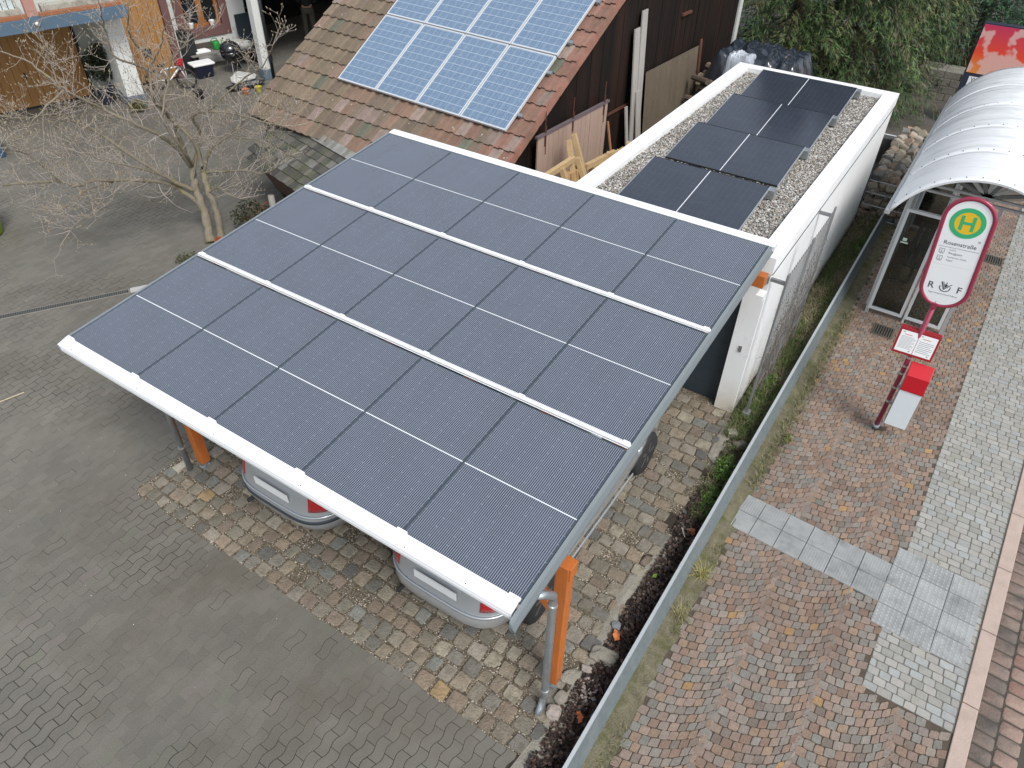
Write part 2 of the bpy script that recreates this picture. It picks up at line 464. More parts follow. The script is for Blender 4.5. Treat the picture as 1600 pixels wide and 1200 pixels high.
T(gj.build('gutter_bedding', mat('m_gjoint', (.07, .062, .05), .95, var=.3)), kind='structure')
rd = MB(); rd.box(9.0, -60, -.3, 60, 120, -.122)
T(rd.build('road', mat('m_asphalt', (.105, .105, .10), .9, var=.3, scale=5, bump=.6, bscale=160, fine=220)), kind='structure')
# asphalt yard behind the garage and strip of soil in the barn gap
g = MB(); g.box(-2, 13.6, -.05, 9.3, 45, .0)
T(g.build('rear_yard', mat('m_rear', (.095, .088, .078), .9, var=.3, scale=2, bump=.4, bscale=80, dirt=(.12, .08, .045), dirtamt=.6, dscale=.8)), kind='structure')
g = MB(); g.box(-16, 17.2, -.05, -2.2, 34, -.001)
T(g.build('yard_floor', mat('m_yardfloor', (.12, .115, .10), .9, var=.3, scale=2, bump=.3)), kind='structure')
# ================================================================== CARPORT
m_wood = mat('m_glazed_wood', (.50, .145, .030), .45, var=.28, scale=3, bump=.15, stretch=(1, 1, .12), fine=40, dirt=(.22, .05, .012), dirtamt=.5, dscale=3)
m_alu = mat('m_aluminium', (.86, .87, .88), .42, metal=.0, var=.05, scale=3, coat=.3)
m_frame = mat('m_dark_frame', (.13, .165, .19), .35, metal=.6, var=.05)
m_zinc = mat('m_zinc', (.42, .46, .48), .38, metal=.75, var=.18, scale=10, fine=30)
m_black = mat('m_black', (.015, .016, .018), .4, var=.1)
m_dark = mat('m_dark', (.022, .022, .024), .7, var=.2)
m_white = mat('m_white', (.80, .81, .80), .5, var=.03)

def module_mat(name, l, w_, wires, base, wirec, mid_axis, cellx, celly, wirew=.30, midw=.010, dots=True):
    m, n, b = newmat(name); L = m.node_tree.links.new
    tc = n.node('ShaderNodeTexCoord').outputs['Object']; sp = n.node('ShaderNodeSeparateXYZ'); L(tc, sp.inputs[0])
    X, Y = sp.outputs[0], sp.outputs[1]
    def near(v, pitch, half, off=0.):
        t = n.math('ADD', n.math('DIVIDE', v, pitch), .5+off)
        f = n.math('ABSOLUTE', n.math('SUBTRACT', n.math('FRACT', t), .5))
        return n.math('LESS_THAN', f, half/pitch), n.math('MULTIPLY', f, pitch)
    ex = .017
    Xs = n.math('SUBTRACT', X, ex)
    cx, dx = near(Xs, cellx, .0008)
    Ym = n.math('SUBTRACT', Y, l/2) if mid_axis == 'Y' else Y
    Xm = n.math('SUBTRACT', X, w_/2)
    cy, dy = near(Ym if mid_axis == 'Y' else Y, celly, .0008)
    wv = n.math('SUBTRACT', 1., n.math('MULTIPLY', wires and near(Xs, cellx/wires, cellx/wires*wirew/2, .5)[0] or cx, 1.))
    nf = n.noise(2.2, 4, tc)
    c = n.mix(n.ramp(nf, .3, .7), tuple(base), tuple(k*1.35 for k in base))
    c = n.mix(n.math('SUBTRACT', 1., wv), c, tuple(wirec))
    c = n.mix(n.math('MULTIPLY', n.math('MAXIMUM', cx, cy), .2), c, (.30, .33, .38))
    if dots:
        dd = n.math('LESS_THAN', n.math('ADD', dx, dy), .0062)
        c = n.mix(n.math('MULTIPLY', dd, .34), c, (.42, .47, .53))
    mid = n.math('LESS_THAN', n.math('ABSOLUTE', Ym if mid_axis == 'Y' else Xm), midw/2)
    c = n.mix(mid, c, (.78, .80, .82))
    dirt = n.ramp(n.noise(9, 6, tc, .7), .62, .8)
    c = n.mix(n.math('MULTIPLY', dirt, .10), c, (.4, .4, .38))
    L(c, b.inputs['Base Color']); b.inputs['Roughness'].default_value = .16
    b.inputs['Specular IOR Level'].default_value = .9
    rn = n.ramp(n.noise(3, 4, tc), .2, .8)
    L(n.math('ADD', n.math('MULTIPLY', rn, .10), .11), b.inputs['Roughness'])
    return m
SL = .0946; CW = 5.74; RR = [0, 1.7753, 3.5726, 5.3406]; Z0 = 2.183
Msl = Matrix.Translation((0, 0, Z0)) @ Matrix.Rotation(SL, 4, 'X')
cp = thing('carport', 'big carport with orange timber posts and a sloping roof of dark solar glass', 'carport', (0, 0, 0))
MW = CW/5-.005; ML = 1.722
m_mod = module_mat('m_module', ML, MW, 10, (.037, .047, .067), (.29, .32, .375), 'Y', (MW-.034)/6, (ML-.03)/18)
def module(name_glass, w_, l, mt, parent, fm, fw=.009):
    g = MB(); g.box(0, 0, -.006, w_, l, 0); gl = g.build(name_glass, mt, parent)
    f = MB(); z0, z1 = -.03, .0025
    f.box(0, 0, z0, fw, l, z1); f.box(w_-fw, 0, z0, w_, l, z1); f.box(fw, 0, z0, w_-fw, fw, z1); f.box(fw, l-fw, z0, w_-fw, l, z1)
    fr = f.build('frame', fm, gl)
    return gl
first = None
for r_ in range(3):
    for c_ in range(5):
        y0 = RR[r_]+(.030 if r_ else .006); 
        M_ = Msl @ Matrix.Translation((c_*CW/5+.0025, y0, 0))
        if first is None: o = first = module('solar_module', MW, ML, m_mod, cp, m_frame)
        else:
            o = first.copy(); col.objects.link(o); o.parent = cp
            ch = first.children[0].copy(); col.objects.link(ch); ch.parent = o
        o.matrix_local = M_
# aluminium cover strips between the rows and along the back
def profile_x(prof, x0, x1, M=None, mb=None, c=(1, 1, 1)):
    mb = mb or MB(); n_ = len(prof)
    vs = [Vector((x, p[0], p[1])) for x in (x0, x1) for p in prof]
    if M is not None: vs = [M @ v for v in vs]
    mb.add(vs, [tuple(range(n_)), tuple(range(n_, 2*n_))[::-1]]+[(i, (i+1) % n_, n_+(i+1) % n_, n_+i) for i in range(n_)], c)
    return mb
for r_ in (1, 2):
    y = RR[r_]; g = MB()
    q_ = lambda P_: [(a+y-.002, b_) for a, b_ in P_]
    profile_x(q_([(-.012, .003), (-.010, .018), (.020, .018), (.022, .003)]), -.01, CW+.01, mb=g)
    for (ya, yb) in ((-.030, -.023), (.031, .038)): profile_x(q_([(ya, .003), (ya, .010), (yb, .010), (yb, .003)]), .0, CW, mb=g)
    for k in range(0, 6):
        xx = min(max(k*CW/5, .04), CW-.04)
        profile_x(q_([(.020, .004), (.020, .0185), (.042, .0185), (.042, .004)]), xx-.032, xx+.032, mb=g)
    o = g.build('cover_strip', m_alu, cp); o.matrix_local = Msl
y = RR[3]; g = MB()
profile_x([(y-.015, .004), (y-.015, .014), (y+.010, .022), (y+.105, .018), (y+.112, .0), (y+.112, -.06), (y+.0, -.06), (y+.0, .004)], -.01, CW+.07, mb=g)
o = g.build('ridge_profile', m_alu, cp); o.matrix_local = Msl
# front fascia / eaves gutter profile, open at the left end
g = MB(); D_ = .112
profile_x([(.0, .016), (-.03, .018), (-.11, .002), (-D_+.01, -.02), (-D_, -.05), (-D_, -.085), (-D_+.012, -.09), (-D_+.02, -.06), (-.10, -.022), (-.03, -.002), (0, -.004)], .0, CW-.01, mb=g)
profile_x([(.0, .004), (.0, .022), (-.004, .026), (.014, .026), (.014, .004)], .03, CW-.03, mb=g)
for k in range(0, 6):
    xx = min(max(k*CW/5, .06), CW-.06)
    profile_x([(-.02, .006), (-.02, .025), (.004, .030), (.030, .030), (.030, .004)], xx-.05, xx+.05, mb=g)
o = g.build('front_fascia', m_alu, cp, bevel=0); o.matrix_local = Msl
g = MB(); g.box(.02, -D_+.02, -.12, CW-.02, -.005, -.10); g.box(-.008, -D_-.003, -.10, .0, .0, .0)
for i in range(3): g.box(.001, -.12+.035*i, -.09, .02, -.105+.035*i, -.03)
o = g.build('gutter_base', m_zinc, cp); o.matrix_local = Msl
for k, xx in enumerate((.22, 1.31, 2.44, 3.55, 4.7, 5.3)):
    g = MB(); g.lathe([(.006, 0), (.004, .003)], 8, M=Matrix.Translation((xx, -.085, .009))); o = g.build('rivet', m_dark, cp); o.matrix_local = Msl
# side trims
g = MB(); g.box(-.035, -.01, -.05, -.003, RR[3]+.06, .004); o = g.build('side_trim', m_zinc, cp); o.matrix_local = Msl
g = MB(); yb = RR[3]+.08
pr = [(CW+.004, .012), (CW+.012, .013), (CW+.034, -.02), (CW+.060, -.085), (CW+.055, -.12), (CW+.03, -.13), (CW+.004, -.10)]
ys = [-.17, -.162, -.14, -.09, 0, yb]; zs = [-.07, -.035, -.012, 0, 0, 0]; vs = []
for y_, dz in zip(ys, zs): vs += [(p[0], y_, p[1]+dz*(1 if i < 4 else .2)) for i, p in enumerate(pr)]
k = len(pr); g.add(vs, [(i*k+j, i*k+(j+1) % k, (i+1)*k+(j+1) % k, (i+1)*k+j) for i in range(len(ys)-1) for j in range(k)]+[tuple(range(k)), tuple(range((len(ys)-1)*k, len(ys)*k))])
o = g.build('side_gutter', mat('m_grey_trim', (.23, .265, .28), .45, metal=.35, var=.08), cp, smooth=False, bevel=.006); o.matrix_local = Msl
# rafters, purlins, posts, braces
for xx in (.16, 1.02, 1.95, 2.9, 3.95, 4.85, 5.62):
    g = MB(); g.add([(xx-.045, -.10, -.06-.02), (xx+.045, -.10, -.08), (xx+.045, -.02, -.235), (xx-.045, -.02, -.235), (xx-.045, 5.2, -.06), (xx+.045, 5.2, -.06), (xx+.045, 5.2, -.235), (xx-.045, 5.2, -.235)],
                    [(0, 3, 2, 1), (4, 5, 6, 7), (0, 1, 5, 4), (3, 7, 6, 2), (1, 2, 6, 5), (0, 4, 7, 3)])
    o = g.build('rafter', m_wood, cp, bevel=.004); o.matrix_local = Msl
for (y_, xa, xb) in ((.64, .2, 5.86), (5.12, .1, 5.85)):
    zt = Z0+y_*math.sin(SL)-.24; g = MB(); g.box(xa, y_-.06, zt-.16, xb, y_+.06, zt); g.build('purlin', m_wood, cp, bevel=.006)
for (x_, y_) in ((.60, .64), (5.78, .63)):
    zt = 1.86; g = MB(); g.box(x_-.06, y_-.06, .10, x_+.06, y_+.06, zt+.14); g.build('post', m_wood, cp, bevel=.008)
    g = MB(); g.box(x_-.05, y_-.05, .085, x_+.05, y_+.05, .099); g.tube([(x_, y_, -.03), (x_, y_, .085)], .018, 10); g.box(x_-.06, y_-.06, 0.004, x_+.06, y_+.06, .012)
    g.build('post_foot', m_zinc, cp)
for (xf, dx) in ((.60, .62), (5.78, -.62)):
    g = MB(); g.beam((xf+(.05 if dx > 0 else -.05), .64, 1.25), (xf+dx, .64, 1.83), .10, .10, up=(0, 1, 0)); g.build('brace', m_wood, cp, bevel=.005)

for (x_, y_) in ((.12, 5.12), (2.75, 5.12)):
    g = MB(); g.box(x_-.06, y_-.06, .0, x_+.06, y_+.06, 2.25); g.build('post', m_wood, cp, bevel=.008)
g = MB(); g.box(5.80, 5.04, 2.10, 5.89, 5.20, 2.18); g.build('bracket', m_white, cp)
def pipe(pts, r_, rings, shoe=None):
    g = MB(); g.tube(pts, r_, 14); o = g.build('downpipe', m_zinc, cp, smooth=True)
    for p in rings:
        h = MB(); p = Vector(p); h.tube([p-Vector((0, 0, .012)), p+Vector((0, 0, .012))], r_+.005, 14)
        h.build('pipe_collar', mat('m_zinc_bright', (.62, .66, .67), .3, metal=.8, var=.08), o)
pipe([(5.76, .20, 2.06), (5.79, .27, 2.0), (5.812, .34, 1.93), (5.815, .38, 1.87), (5.815, .395, 1.78), (5.815, .395, .20), (5.815, .385, .13), (5.82, .33, .05), (5.825, .27, .02)], .037, [(5.815, .395, 1.72), (5.815, .395, .30)])
pipe([(.30, -.04, 2.02), (.45, .30, 1.93), (.50, .46, 1.82), (.50, .48, 1.7), (.50, .48, .012)], .037, [(.50, .48, .42)])

# ================================================================== CARS
m_silver = mat('m_silver_paint', (.50, .53, .55), .28, metal=.55, var=.03, scale=2, coat=.8)
m_glass_d = mat('m_car_glass', (.012, .015, .018), .06, var=.05, spec=.8)
m_tyre = mat('m_tyre', (.022, .022, .024), .8, var=.2)
m_rim = mat('m_rim', (.16, .17, .18), .35, metal=.7, var=.1)
m_red = mat('m_lamp_red', (.42, .008, .015), .12, var=.05, coat=1)
m_bump = mat('m_bumper_strip', (.035, .045, .06), .5, var=.1)
def car(label, xc, y0, strip, group='silver cars under the carport'):
    t = thing('parked_car', label, 'car', (xc, y0, 0), 0, group)
    rows = [(.20, .70, .22, 4.02), (.27, .78, .08, 4.12), (.42, .83, .0, 4.2), (.55, .842, .0, 4.2), (.62, .842, .03, 4.17), (.80, .835, .07, 4.05), (.90, .82, .10, 3.85), (.955, .775, .15, 3.22), (1.30, .625, .55, 2.62), (1.40, .56, .72, 2.45), (1.43, .44, .85, 2.3)]
    NP = 96; P_ = 4.6
    V = []
    for (z, hw, ya, yb) in rows:
        for k in range(NP):
            a = 2*math.pi*k/NP; ca, sa = math.cos(a), math.sin(a)
            ex = 2/P_ if z < 1.0 else 2/5.5
            V.append((hw*math.copysign(abs(ca)**ex, ca), (ya+yb)/2+(yb-ya)/2*math.copysign(abs(sa)**ex, sa), z))
    body = MB(); glass = []; nr = len(rows)
    F = []
    for j in range(nr-1):
        for k in range(NP):
            F.append(((j*NP+k, j*NP+(k+1) % NP, (j+1)*NP+(k+1) % NP, (j+1)*NP+k), j, k))
    gl = MB(); bodyf = []
    for f, j, k in F:
        a = 360*(k+.5)/NP; isg = j == 7 and not any(abs((a-q+180) % 360-180) < 2.4 for q in (48, 132, 220, 320)) and not any(abs((a-q+180) % 360-180) < 1.9 for q in (0, 180))
        if isg: glass.append((k, [Vector(V[i]) for i in f]))
        else: bodyf.append(f)
    top = tuple(range((nr-1)*NP, nr*NP)); bot = tuple(range(NP))[::-1]
    body.add(V, bodyf+[top, bot])
    bo = body.build('body', m_silver, t, smooth=True)
    cut = MB()
    for yy in (.75, 3.27):
        for sx in (-1, 1): cut.tube([(sx*.6, yy, .30), (sx*1.0, yy, .30)], .335, 40)
    cu = cut.build('cutter', m_dark)
    md = bo.modifiers.new('b', 'BOOLEAN'); md.object = cu; md.solver = 'EXACT'; md.operation = 'DIFFERENCE'
    cu.location = t.location; bpy.context.view_layer.update()
    me = bpy.data.meshes.new_from_object(bo.evaluated_get(bpy.context.evaluated_depsgraph_get()))
    bo.modifiers.clear(); bo.data = me; bpy.data.objects.remove(cu)
    me.polygons.foreach_set('use_smooth', [True]*len(me.polygons))
    inner = MB(); inner.box(-.62, .35, .22, .62, 3.75, .60); inner.build('underbody', m_dark, t)
    runs = []
    for k, q in sorted(glass, key=lambda e: e[0]):
        if runs and runs[-1][-1][0] == k-1: runs[-1].append((k, q))
        else: runs.append([(k, q)])
    if len(runs) > 1 and runs[0][0][0] == 0 and runs[-1][-1][0] == NP-1: runs[0] = runs.pop()+runs[0]
    for rn_ in runs:
        g = MB(); vs = [rn_[0][1][0], rn_[0][1][3]]
        for k, q in rn_: vs += [q[1], q[2]]
        g.add(vs, [(2*i, 2*i+2, 2*i+3, 2*i+1) for i in range(len(rn_))]); g.build('window', m_glass_d, t, smooth=True)
    for yy in (.75, 3.27):
        for sx in (-1, 1):
            wh = thing_child('wheel', t, (sx*.745, yy, .30))
            g = MB(); Mx = Matrix.Rotation(R(90), 4, 'Y')
            g.lathe([(.19, -.095), (.27, -.10), (.298, -.07), (.302, 0), (.298, .07), (.27, .10), (.19, .095)], 36, M=Mx)
            g.build('tyre', m_tyre, wh, smooth=True)
            g = MB(); g.lathe([(.195, -.09), (.20, .0), (.195, .09), (.17, .075), (.05, .07), (.045, .085), (.01, .087)], 30, M=Matrix.Scale(sx, 4, (1, 0, 0)) @ Mx)
            for k in range(5):
                a = k*2*math.pi/5; g.beam((sx*.085, .05*math.cos(a), .05*math.sin(a)), (sx*.088, .18*math.cos(a), .18*math.sin(a)), .045, .02, up=(1, 0, 0))
            g.build('rim', m_rim, wh)
    def surf(a_deg, z, off=.004):
        for j in range(nr-1):
            if rows[j][0] <= z <= rows[j+1][0]: break
        f = (z-rows[j][0])/(rows[j+1][0]-rows[j][0]); hw, ya, yb = [rows[j][i]*(1-f)+rows[j+1][i]*f for i in (1, 2, 3)]
        a = R(a_deg); ca, sa = math.cos(a), math.sin(a); ex = 2/P_
        p = Vector((hw*math.copysign(abs(ca)**ex, ca), (ya+yb)/2+(yb-ya)/2*math.copysign(abs(sa)**ex, sa), z))
        c = Vector((0, (ya+yb)/2, z)); d = Vector((ca, sa*.6 if abs(sa) < .9 else sa, 0)).normalized()
        return p+d*off
    def patch(name, a0, a1, z0, z1, mt, off=.008, na=14, nz_=4):
        g = MB(); vs = [surf(a0+(a1-a0)*i/na, z0+(z1-z0)*j/nz_, off) for j in range(nz_+1) for i in range(na+1)]
        g.add(vs, [(j*(na+1)+i, j*(na+1)+i+1, (j+1)*(na+1)+i+1, (j+1)*(na+1)+i) for j in range(nz_) for i in range(na)])
        o = g.build(name, mt, t, smooth=True); md = o.modifiers.new('s', 'SOLIDIFY'); md.thickness = .012; md.offset = -1
        return o
    patch('tail_light', 288, 330, .66, .90, m_red, .010); patch('tail_light', 210, 252, .66, .90, m_red, .010)
    if strip: patch('bumper_strip', 205, 335, .485, .525, m_bump, .012, 40, 1)
    patch('bumper_lip', 205, 335, .575, .60, m_silver, .016, 40, 1)
    g = MB(); g.box(-.26, -.016, .70, .26, -.006, .81); 
    o = g.build('number_plate', m_white, t); o.location = (0, .045, 0)
    g = MB(); g.tube([(-.52, .02, .225), (-.52, .3, .23)], .026, 10); g.build('exhaust', m_dark, t)
    for sx in (-1, 1):
        g = MB(); g.lathe([(.001, .016), (.024, .014), (.032, .006), (.034, 0)], 16, M=Matrix.Translation((sx*.838, 2.52, .78)) @ Matrix.Rotation(sx*R(90), 4, 'Y') @ Matrix.Diagonal((.8, 1.4, 1, 1)))
        g.build('side_indicator', mat('m_chrome', (.75, .78, .8), .15, metal=.9, var=.02), t, smooth=True)
        g = MB(); g.box(sx*.845-.012, 1.52, .80, sx*.845+.012, 1.70, .825); g.build('door_handle', m_silver, t, bevel=.006)
        g = MB(); g.box(sx*.90-.07, 2.55, .93, sx*.90+.07, 2.66, 1.05); g.build('wing_mirror', m_silver, t, bevel=.025, smooth=True)
        g = MB(); g.box(sx*.838-.008, 1.2, .30, sx*.838+.008, 2.85, .34); g.build('sill_trim', m_silver, t, bevel=.004)
    return t
def thing_child(name, parent, loc):
    o = bpy.data.objects.new(name, None); col.objects.link(o); o.empty_display_size = .1; o.parent = parent; o.location = loc; return o
car('silver hatchback with a dark bumper strip, on the left under the carport', 2.20, .42, True)
car('silver hatchback with a plain bumper, on the right beside the rail', 4.46, .46, False)

# ================================================================== GARAGE
m_render = mat('m_white_render', (.84, .85, .85), .85, var=.05, scale=1.5, bump=.12, bscale=90, dirt=(.60, .56, .46), dirtamt=.35, dscale=1.2)
m, n, b = newmat('m_garage_wall'); L = m.node_tree.links.new
tc = n.node('ShaderNodeTexCoord').outputs['Object']; sp = n.node('ShaderNodeSeparateXYZ'); L(tc, sp.inputs[0])
nn = n.noise(2.5, 6, tc); c = n.mix(n.ramp(nn, .35, .75), (.84, .85, .85), (.80, .81, .80))
low = n.math('SUBTRACT', 1., n.ramp(sp.outputs[2], .05, .65)); st_ = n.math('MULTIPLY', low, n.ramp(n.noise(3.2, 5, tc), .35, .6))
c = n.mix(n.math('MULTIPLY', st_, .55), c, (.52, .42, .26))
vc = n.node('ShaderNodeTexVoronoi', feature='DISTANCE_TO_EDGE'); vc.inputs['Scale'].default_value = 2.2
mp = n.node('ShaderNodeVectorMath', operation='ADD'); L(tc, mp.inputs[0]); nv = n.node('ShaderNodeTexNoise'); nv.inputs['Scale'].default_value = 3; L(tc, nv.inputs['Vector']); L(nv.outputs['Color'], mp.inputs[1]); L(mp.outputs[0], vc.inputs['Vector'])
cr = n.math('LESS_THAN', vc.outputs['Distance'], .012)
mask = n.ramp(n.noise(.9, 3, tc), .5, .6)
c = n.mix(n.math('MULTIPLY', n.math('MULTIPLY', cr, mask), n.math('MULTIPLY', n.math('SUBTRACT', 1., n.ramp(sp.outputs[2], .9, 1.9)), .55)), c, (.38, .37, .34))
L(c, b.inputs['Base Color']); b.inputs['Roughness'].default_value = .85
bp = n.node('ShaderNodeBump'); bp.inputs['Strength'].default_value = .12; L(n.noise(80, 3, tc), bp.inputs['Height']); L(bp.outputs[0], b.inputs['Normal'])
m_gwall = m
ga = thing('garage', 'white rendered flat roofed garage with gravel and black solar panels on top', 'garage', (0, 0, 0))
GX0, GX1, GY0, GY1, GZ = 2.90, 5.84, 5.42, 12.33, 2.28
g = MB(); g.box(GX0, GY0+.10, -.02, GX0+.14, GY1, GZ); g.box(GX1-.14, GY0+.10, -.02, GX1, GY1, GZ); g.box(GX0+.14, GY1-.14, -.02, GX1-.14, GY1, GZ); g.box(GX0+.14, GY0+.11, GZ-.16, GX1-.14, GY1-.14, GZ)
g.box(GX0, GY0, -.02, GX0+.30, GY0+.10, GZ); g.box(GX1-.26, GY0, -.02, GX1, GY0+.10, GZ); g.box(GX0+.30, GY0, 2.02, GX1-.26, GY0+.10, GZ)
g.build('wall', m_gwall, ga)
# roof upstand
g = MB(); w_ = .235; ov = .012; zt = 2.50
prof = [(0, 2.285), (0, zt), (w_, zt-.012), (w_, GZ+.002)]
X0, X1, Y0, Y1 = GX0-ov, GX1+ov, GY0-ov, GY1+ov
for (a, b_) in (((X0, Y0, X1, Y0+w_), 'f'), ((X0, Y1-w_, X1, Y1), 'b')): g.box(a[0], a[1], 2.284, a[2], a[3], zt)
g.box(X0, Y0+w_, 2.284, X0+w_, Y1-w_, zt); g.box(X1-w_, Y0+w_, 2.284, X1, Y1-w_, zt)
g.build('roof_upstand', m_render, ga, recalc=True)
g = MB(); g.box(GX1+.0005, GY0+.02, 2.262, GX1+.0155, GY1-.02, 2.2835); g.build('drip_joint', m_dark, ga)
m_door = mat('m_garage_door', (.028, .042, .054), .5, var=.12, scale=2)
g = MB()
for k in range(8): g.box(GX0+.31, GY0+.12, .01+k*.25, GX1-.27, GY0+.15, .258+k*.25)
g.build('door', m_door, ga)
g = MB(); g.box(5.70, GY0-.012, 1.05, 5.74, GY0-.0005, 1.14); g.build('switch', mat('m_switch', (.16, .16, .15), .6), ga)
# gravel
m, n, b = newmat('m_gravel'); L = m.node_tree.links.new
a = n.node('ShaderNodeAttribute', attribute_name='Col'); L(n.mix(.5, a.outputs['Color'], n.mix(n.noise(40, 3), (.2, .2, .2), (1, 1, 1)), 'MULTIPLY'), b.inputs['Base Color']); b.inputs['Roughness'].default_value = .8; m_gravel = m
g = MB(); x0, x1, y0, y1 = X0+w_+.002, X1-w_-.002, Y0+w_+.002, Y1-w_-.002
g.box(x0, y0, 2.30, x1, y1, 2.415, (.16, .15, .13))
GP = [(.48, .455, .40), (.60, .575, .52), (.34, .325, .29), (.42, .37, .30), (.26, .25, .23), (.70, .69, .65), (.36, .29, .24), (.18, .175, .17), (.52, .51, .48)]
def pebble(g, x, y, z, s, c):
    a = random.uniform(0, 6.28); ca, sa = math.cos(a), math.sin(a); sx, sy, sz = s*random.uniform(.8, 1.3), s*random.uniform(.55, .9), s*random.uniform(.45, .7)
    tl = jit(.5); vs = []
    for (px, py, pz) in ((1, 0, 0), (.3, .9, .1), (-.8, .6, 0), (-.9, -.5, .1), (.2, -.95, 0), (.1, .1, 1), (-.1, 0, -1)):
        X, Y, Zz = px*sx, py*sy, pz*sz+px*sx*tl; vs.append((x+X*ca-Y*sa, y+X*sa+Y*ca, z+Zz))
    g.add(vs, [(0, 1, 5), (1, 2, 5), (2, 3, 5), (3, 4, 5), (4, 0, 5)], c)
PX0, PX1 = 3.50, 5.22
yy = y0
cnt = 0
while yy < y1:
    xx = x0
    while xx < x1:
        if xx < PX0+.12 or xx > PX1-.08 or yy < 6.1 or yy > 11.6 or (yy-5.92) % 1.57 > 1.0:
            pebble(g, xx+jit(.012), yy+jit(.012), 2.418+random.uniform(0, .012), random.uniform(.013, .024), shade(random.choice(GP), .15))
        xx += .026
    yy += .026
o = g.build('gravel', m_gravel, ga, smooth=False, recalc=False); o['kind'] = 'stuff'

# solar panels lying across the garage roof
PL, PW = 1.72, 1.20
m_mod2 = module_mat('m_module_black', PW, PL, 10, (.027, .034, .048), (.044, .052, .068), 'X', PL/20, (PW-.02)/6, wirew=.25, midw=.012, dots=False)
labs = ['black solar panel nearest the carport on the garage gravel roof', 'second black solar panel from the carport on the garage roof', 'third black solar panel from the carport on the garage roof, faintly clouded', 'black solar panel at the far end of the garage gravel roof']
first = None
for k in range(4):
    y_ = (5.84, 7.45, 9.03, 10.61)[k]
    M_ = Matrix.Translation((PX0, y_, 2.455)) @ Matrix.Rotation(R(7.6), 4, 'X')
    if first is None:
        t = thing('solar_panel', labs[k], 'solar panel', M=M_, group='black solar panels on the garage roof')
        g = MB(); g.box(0, 0, -.006, PL, PW, 0); g.build('glass', m_mod2, t)
        f = MB(); fw = .010
        f.box(0, 0, -.03, fw, PW, .003); f.box(PL-fw, 0, -.03, PL, PW, .003); f.build('frame', mat('m_silver_edge', (.45, .48, .5), .4, metal=.4, var=.05), t)
        for ya in (0, PW-fw): f = MB(); f.box(fw, ya, -.03, PL-fw, ya+fw, .003); f.build('end_frame', m_black, t)
        f = MB()
        for xx in (.3, 1.4): f.box(xx, -.02, -.07, xx+.05, PW+.02, -.032); f.box(xx, PW-.045, -.16, xx+.05, PW+.005, -.07)
        f.box(.02, PW+.002, -.16, PL-.02, PW+.006, -.01)
        f.build('mounting_rail', m_zinc, t)
        g = MB(); g.box(PL-.05, PW-.06, -.16, PL+.07, PW+.04, -.025); g.build('end_foot', m_zinc, t)
        first = t
    else:
        c = first.copy(); col.objects.link(c); c.matrix_world = M_; c['label'] = labs[k]
        for ch in first.children: d = ch.copy(); col.objects.link(d); d.parent = c

# wire trellis standing off the garage wall
tr = thing('wire_trellis', 'grey metal trellis of upright wires with dry stems, fixed to the garage wall', 'trellis', (6.03, 5.45, 0))
m_grey = mat('m_grey_metal', (.27, .28, .285), .5, metal=.5, var=.15)
g = MB()
for yy in (0, 1.05, 2.1): g.box(-.012, yy-.03, .12, .012, yy+.03, 2.33)
g.build('frame_post', m_grey, tr)
g = MB()
for i in range(27):
    yy = .07+i*.0755
    if abs(yy-1.05) < .04: continue
    g.tube([(0, yy, .35), (0, yy, 2.32)], .004, 5)
for z in (.5, .95, 1.4, 1.85, 2.3): g.tube([(.006, 0, z), (.006, 2.1, z)], .004, 5)
g.build('wires', mat('m_wires', (.22, .225, .225), .5, metal=.4, var=.15), tr)
for yy in (0, 2.1):
    g = MB(); g.box(-.20, yy-.02, 2.18, -.012, yy+.02, 2.22); g.box(-.205, yy-.05, 2.15, -.195, yy+.05, 2.25); g.build('bracket', m_grey, tr)
g = MB(); g.box(-.05, -.06, 0, .05, .06, .12); g.build('post_foot', m_grey, tr, bevel=.01)
cl = MB()
for k in range(34):
    yy = random.uniform(.1, 2.0); z = .2; pts = [(jit(.02), yy, z)]; 
    while z < random.uniform(1.2, 2.1) and len(pts) < 16:
        z += random.uniform(.08, .16); yy += jit(.08); pts.append((jit(.03), yy, z))
    cl.tube(pts, [.006*(1-i/len(pts)*.7) for i in range(len(pts))], 4)
for k in range(170): 
    p = Vector((jit(.05), random.uniform(.05, 2.1), random.uniform(.3, 1.7))); d = Vector((jit(.1), jit(.14), jit(.1))); cl.tube([p, p+d*.5+Vector((0, 0, .02)), p+d], [.0025, .002, .001], 3)
cl.build('dry_stems', mat('m_dry_stem', (.13, .11, .09), .9, var=.3), tr)
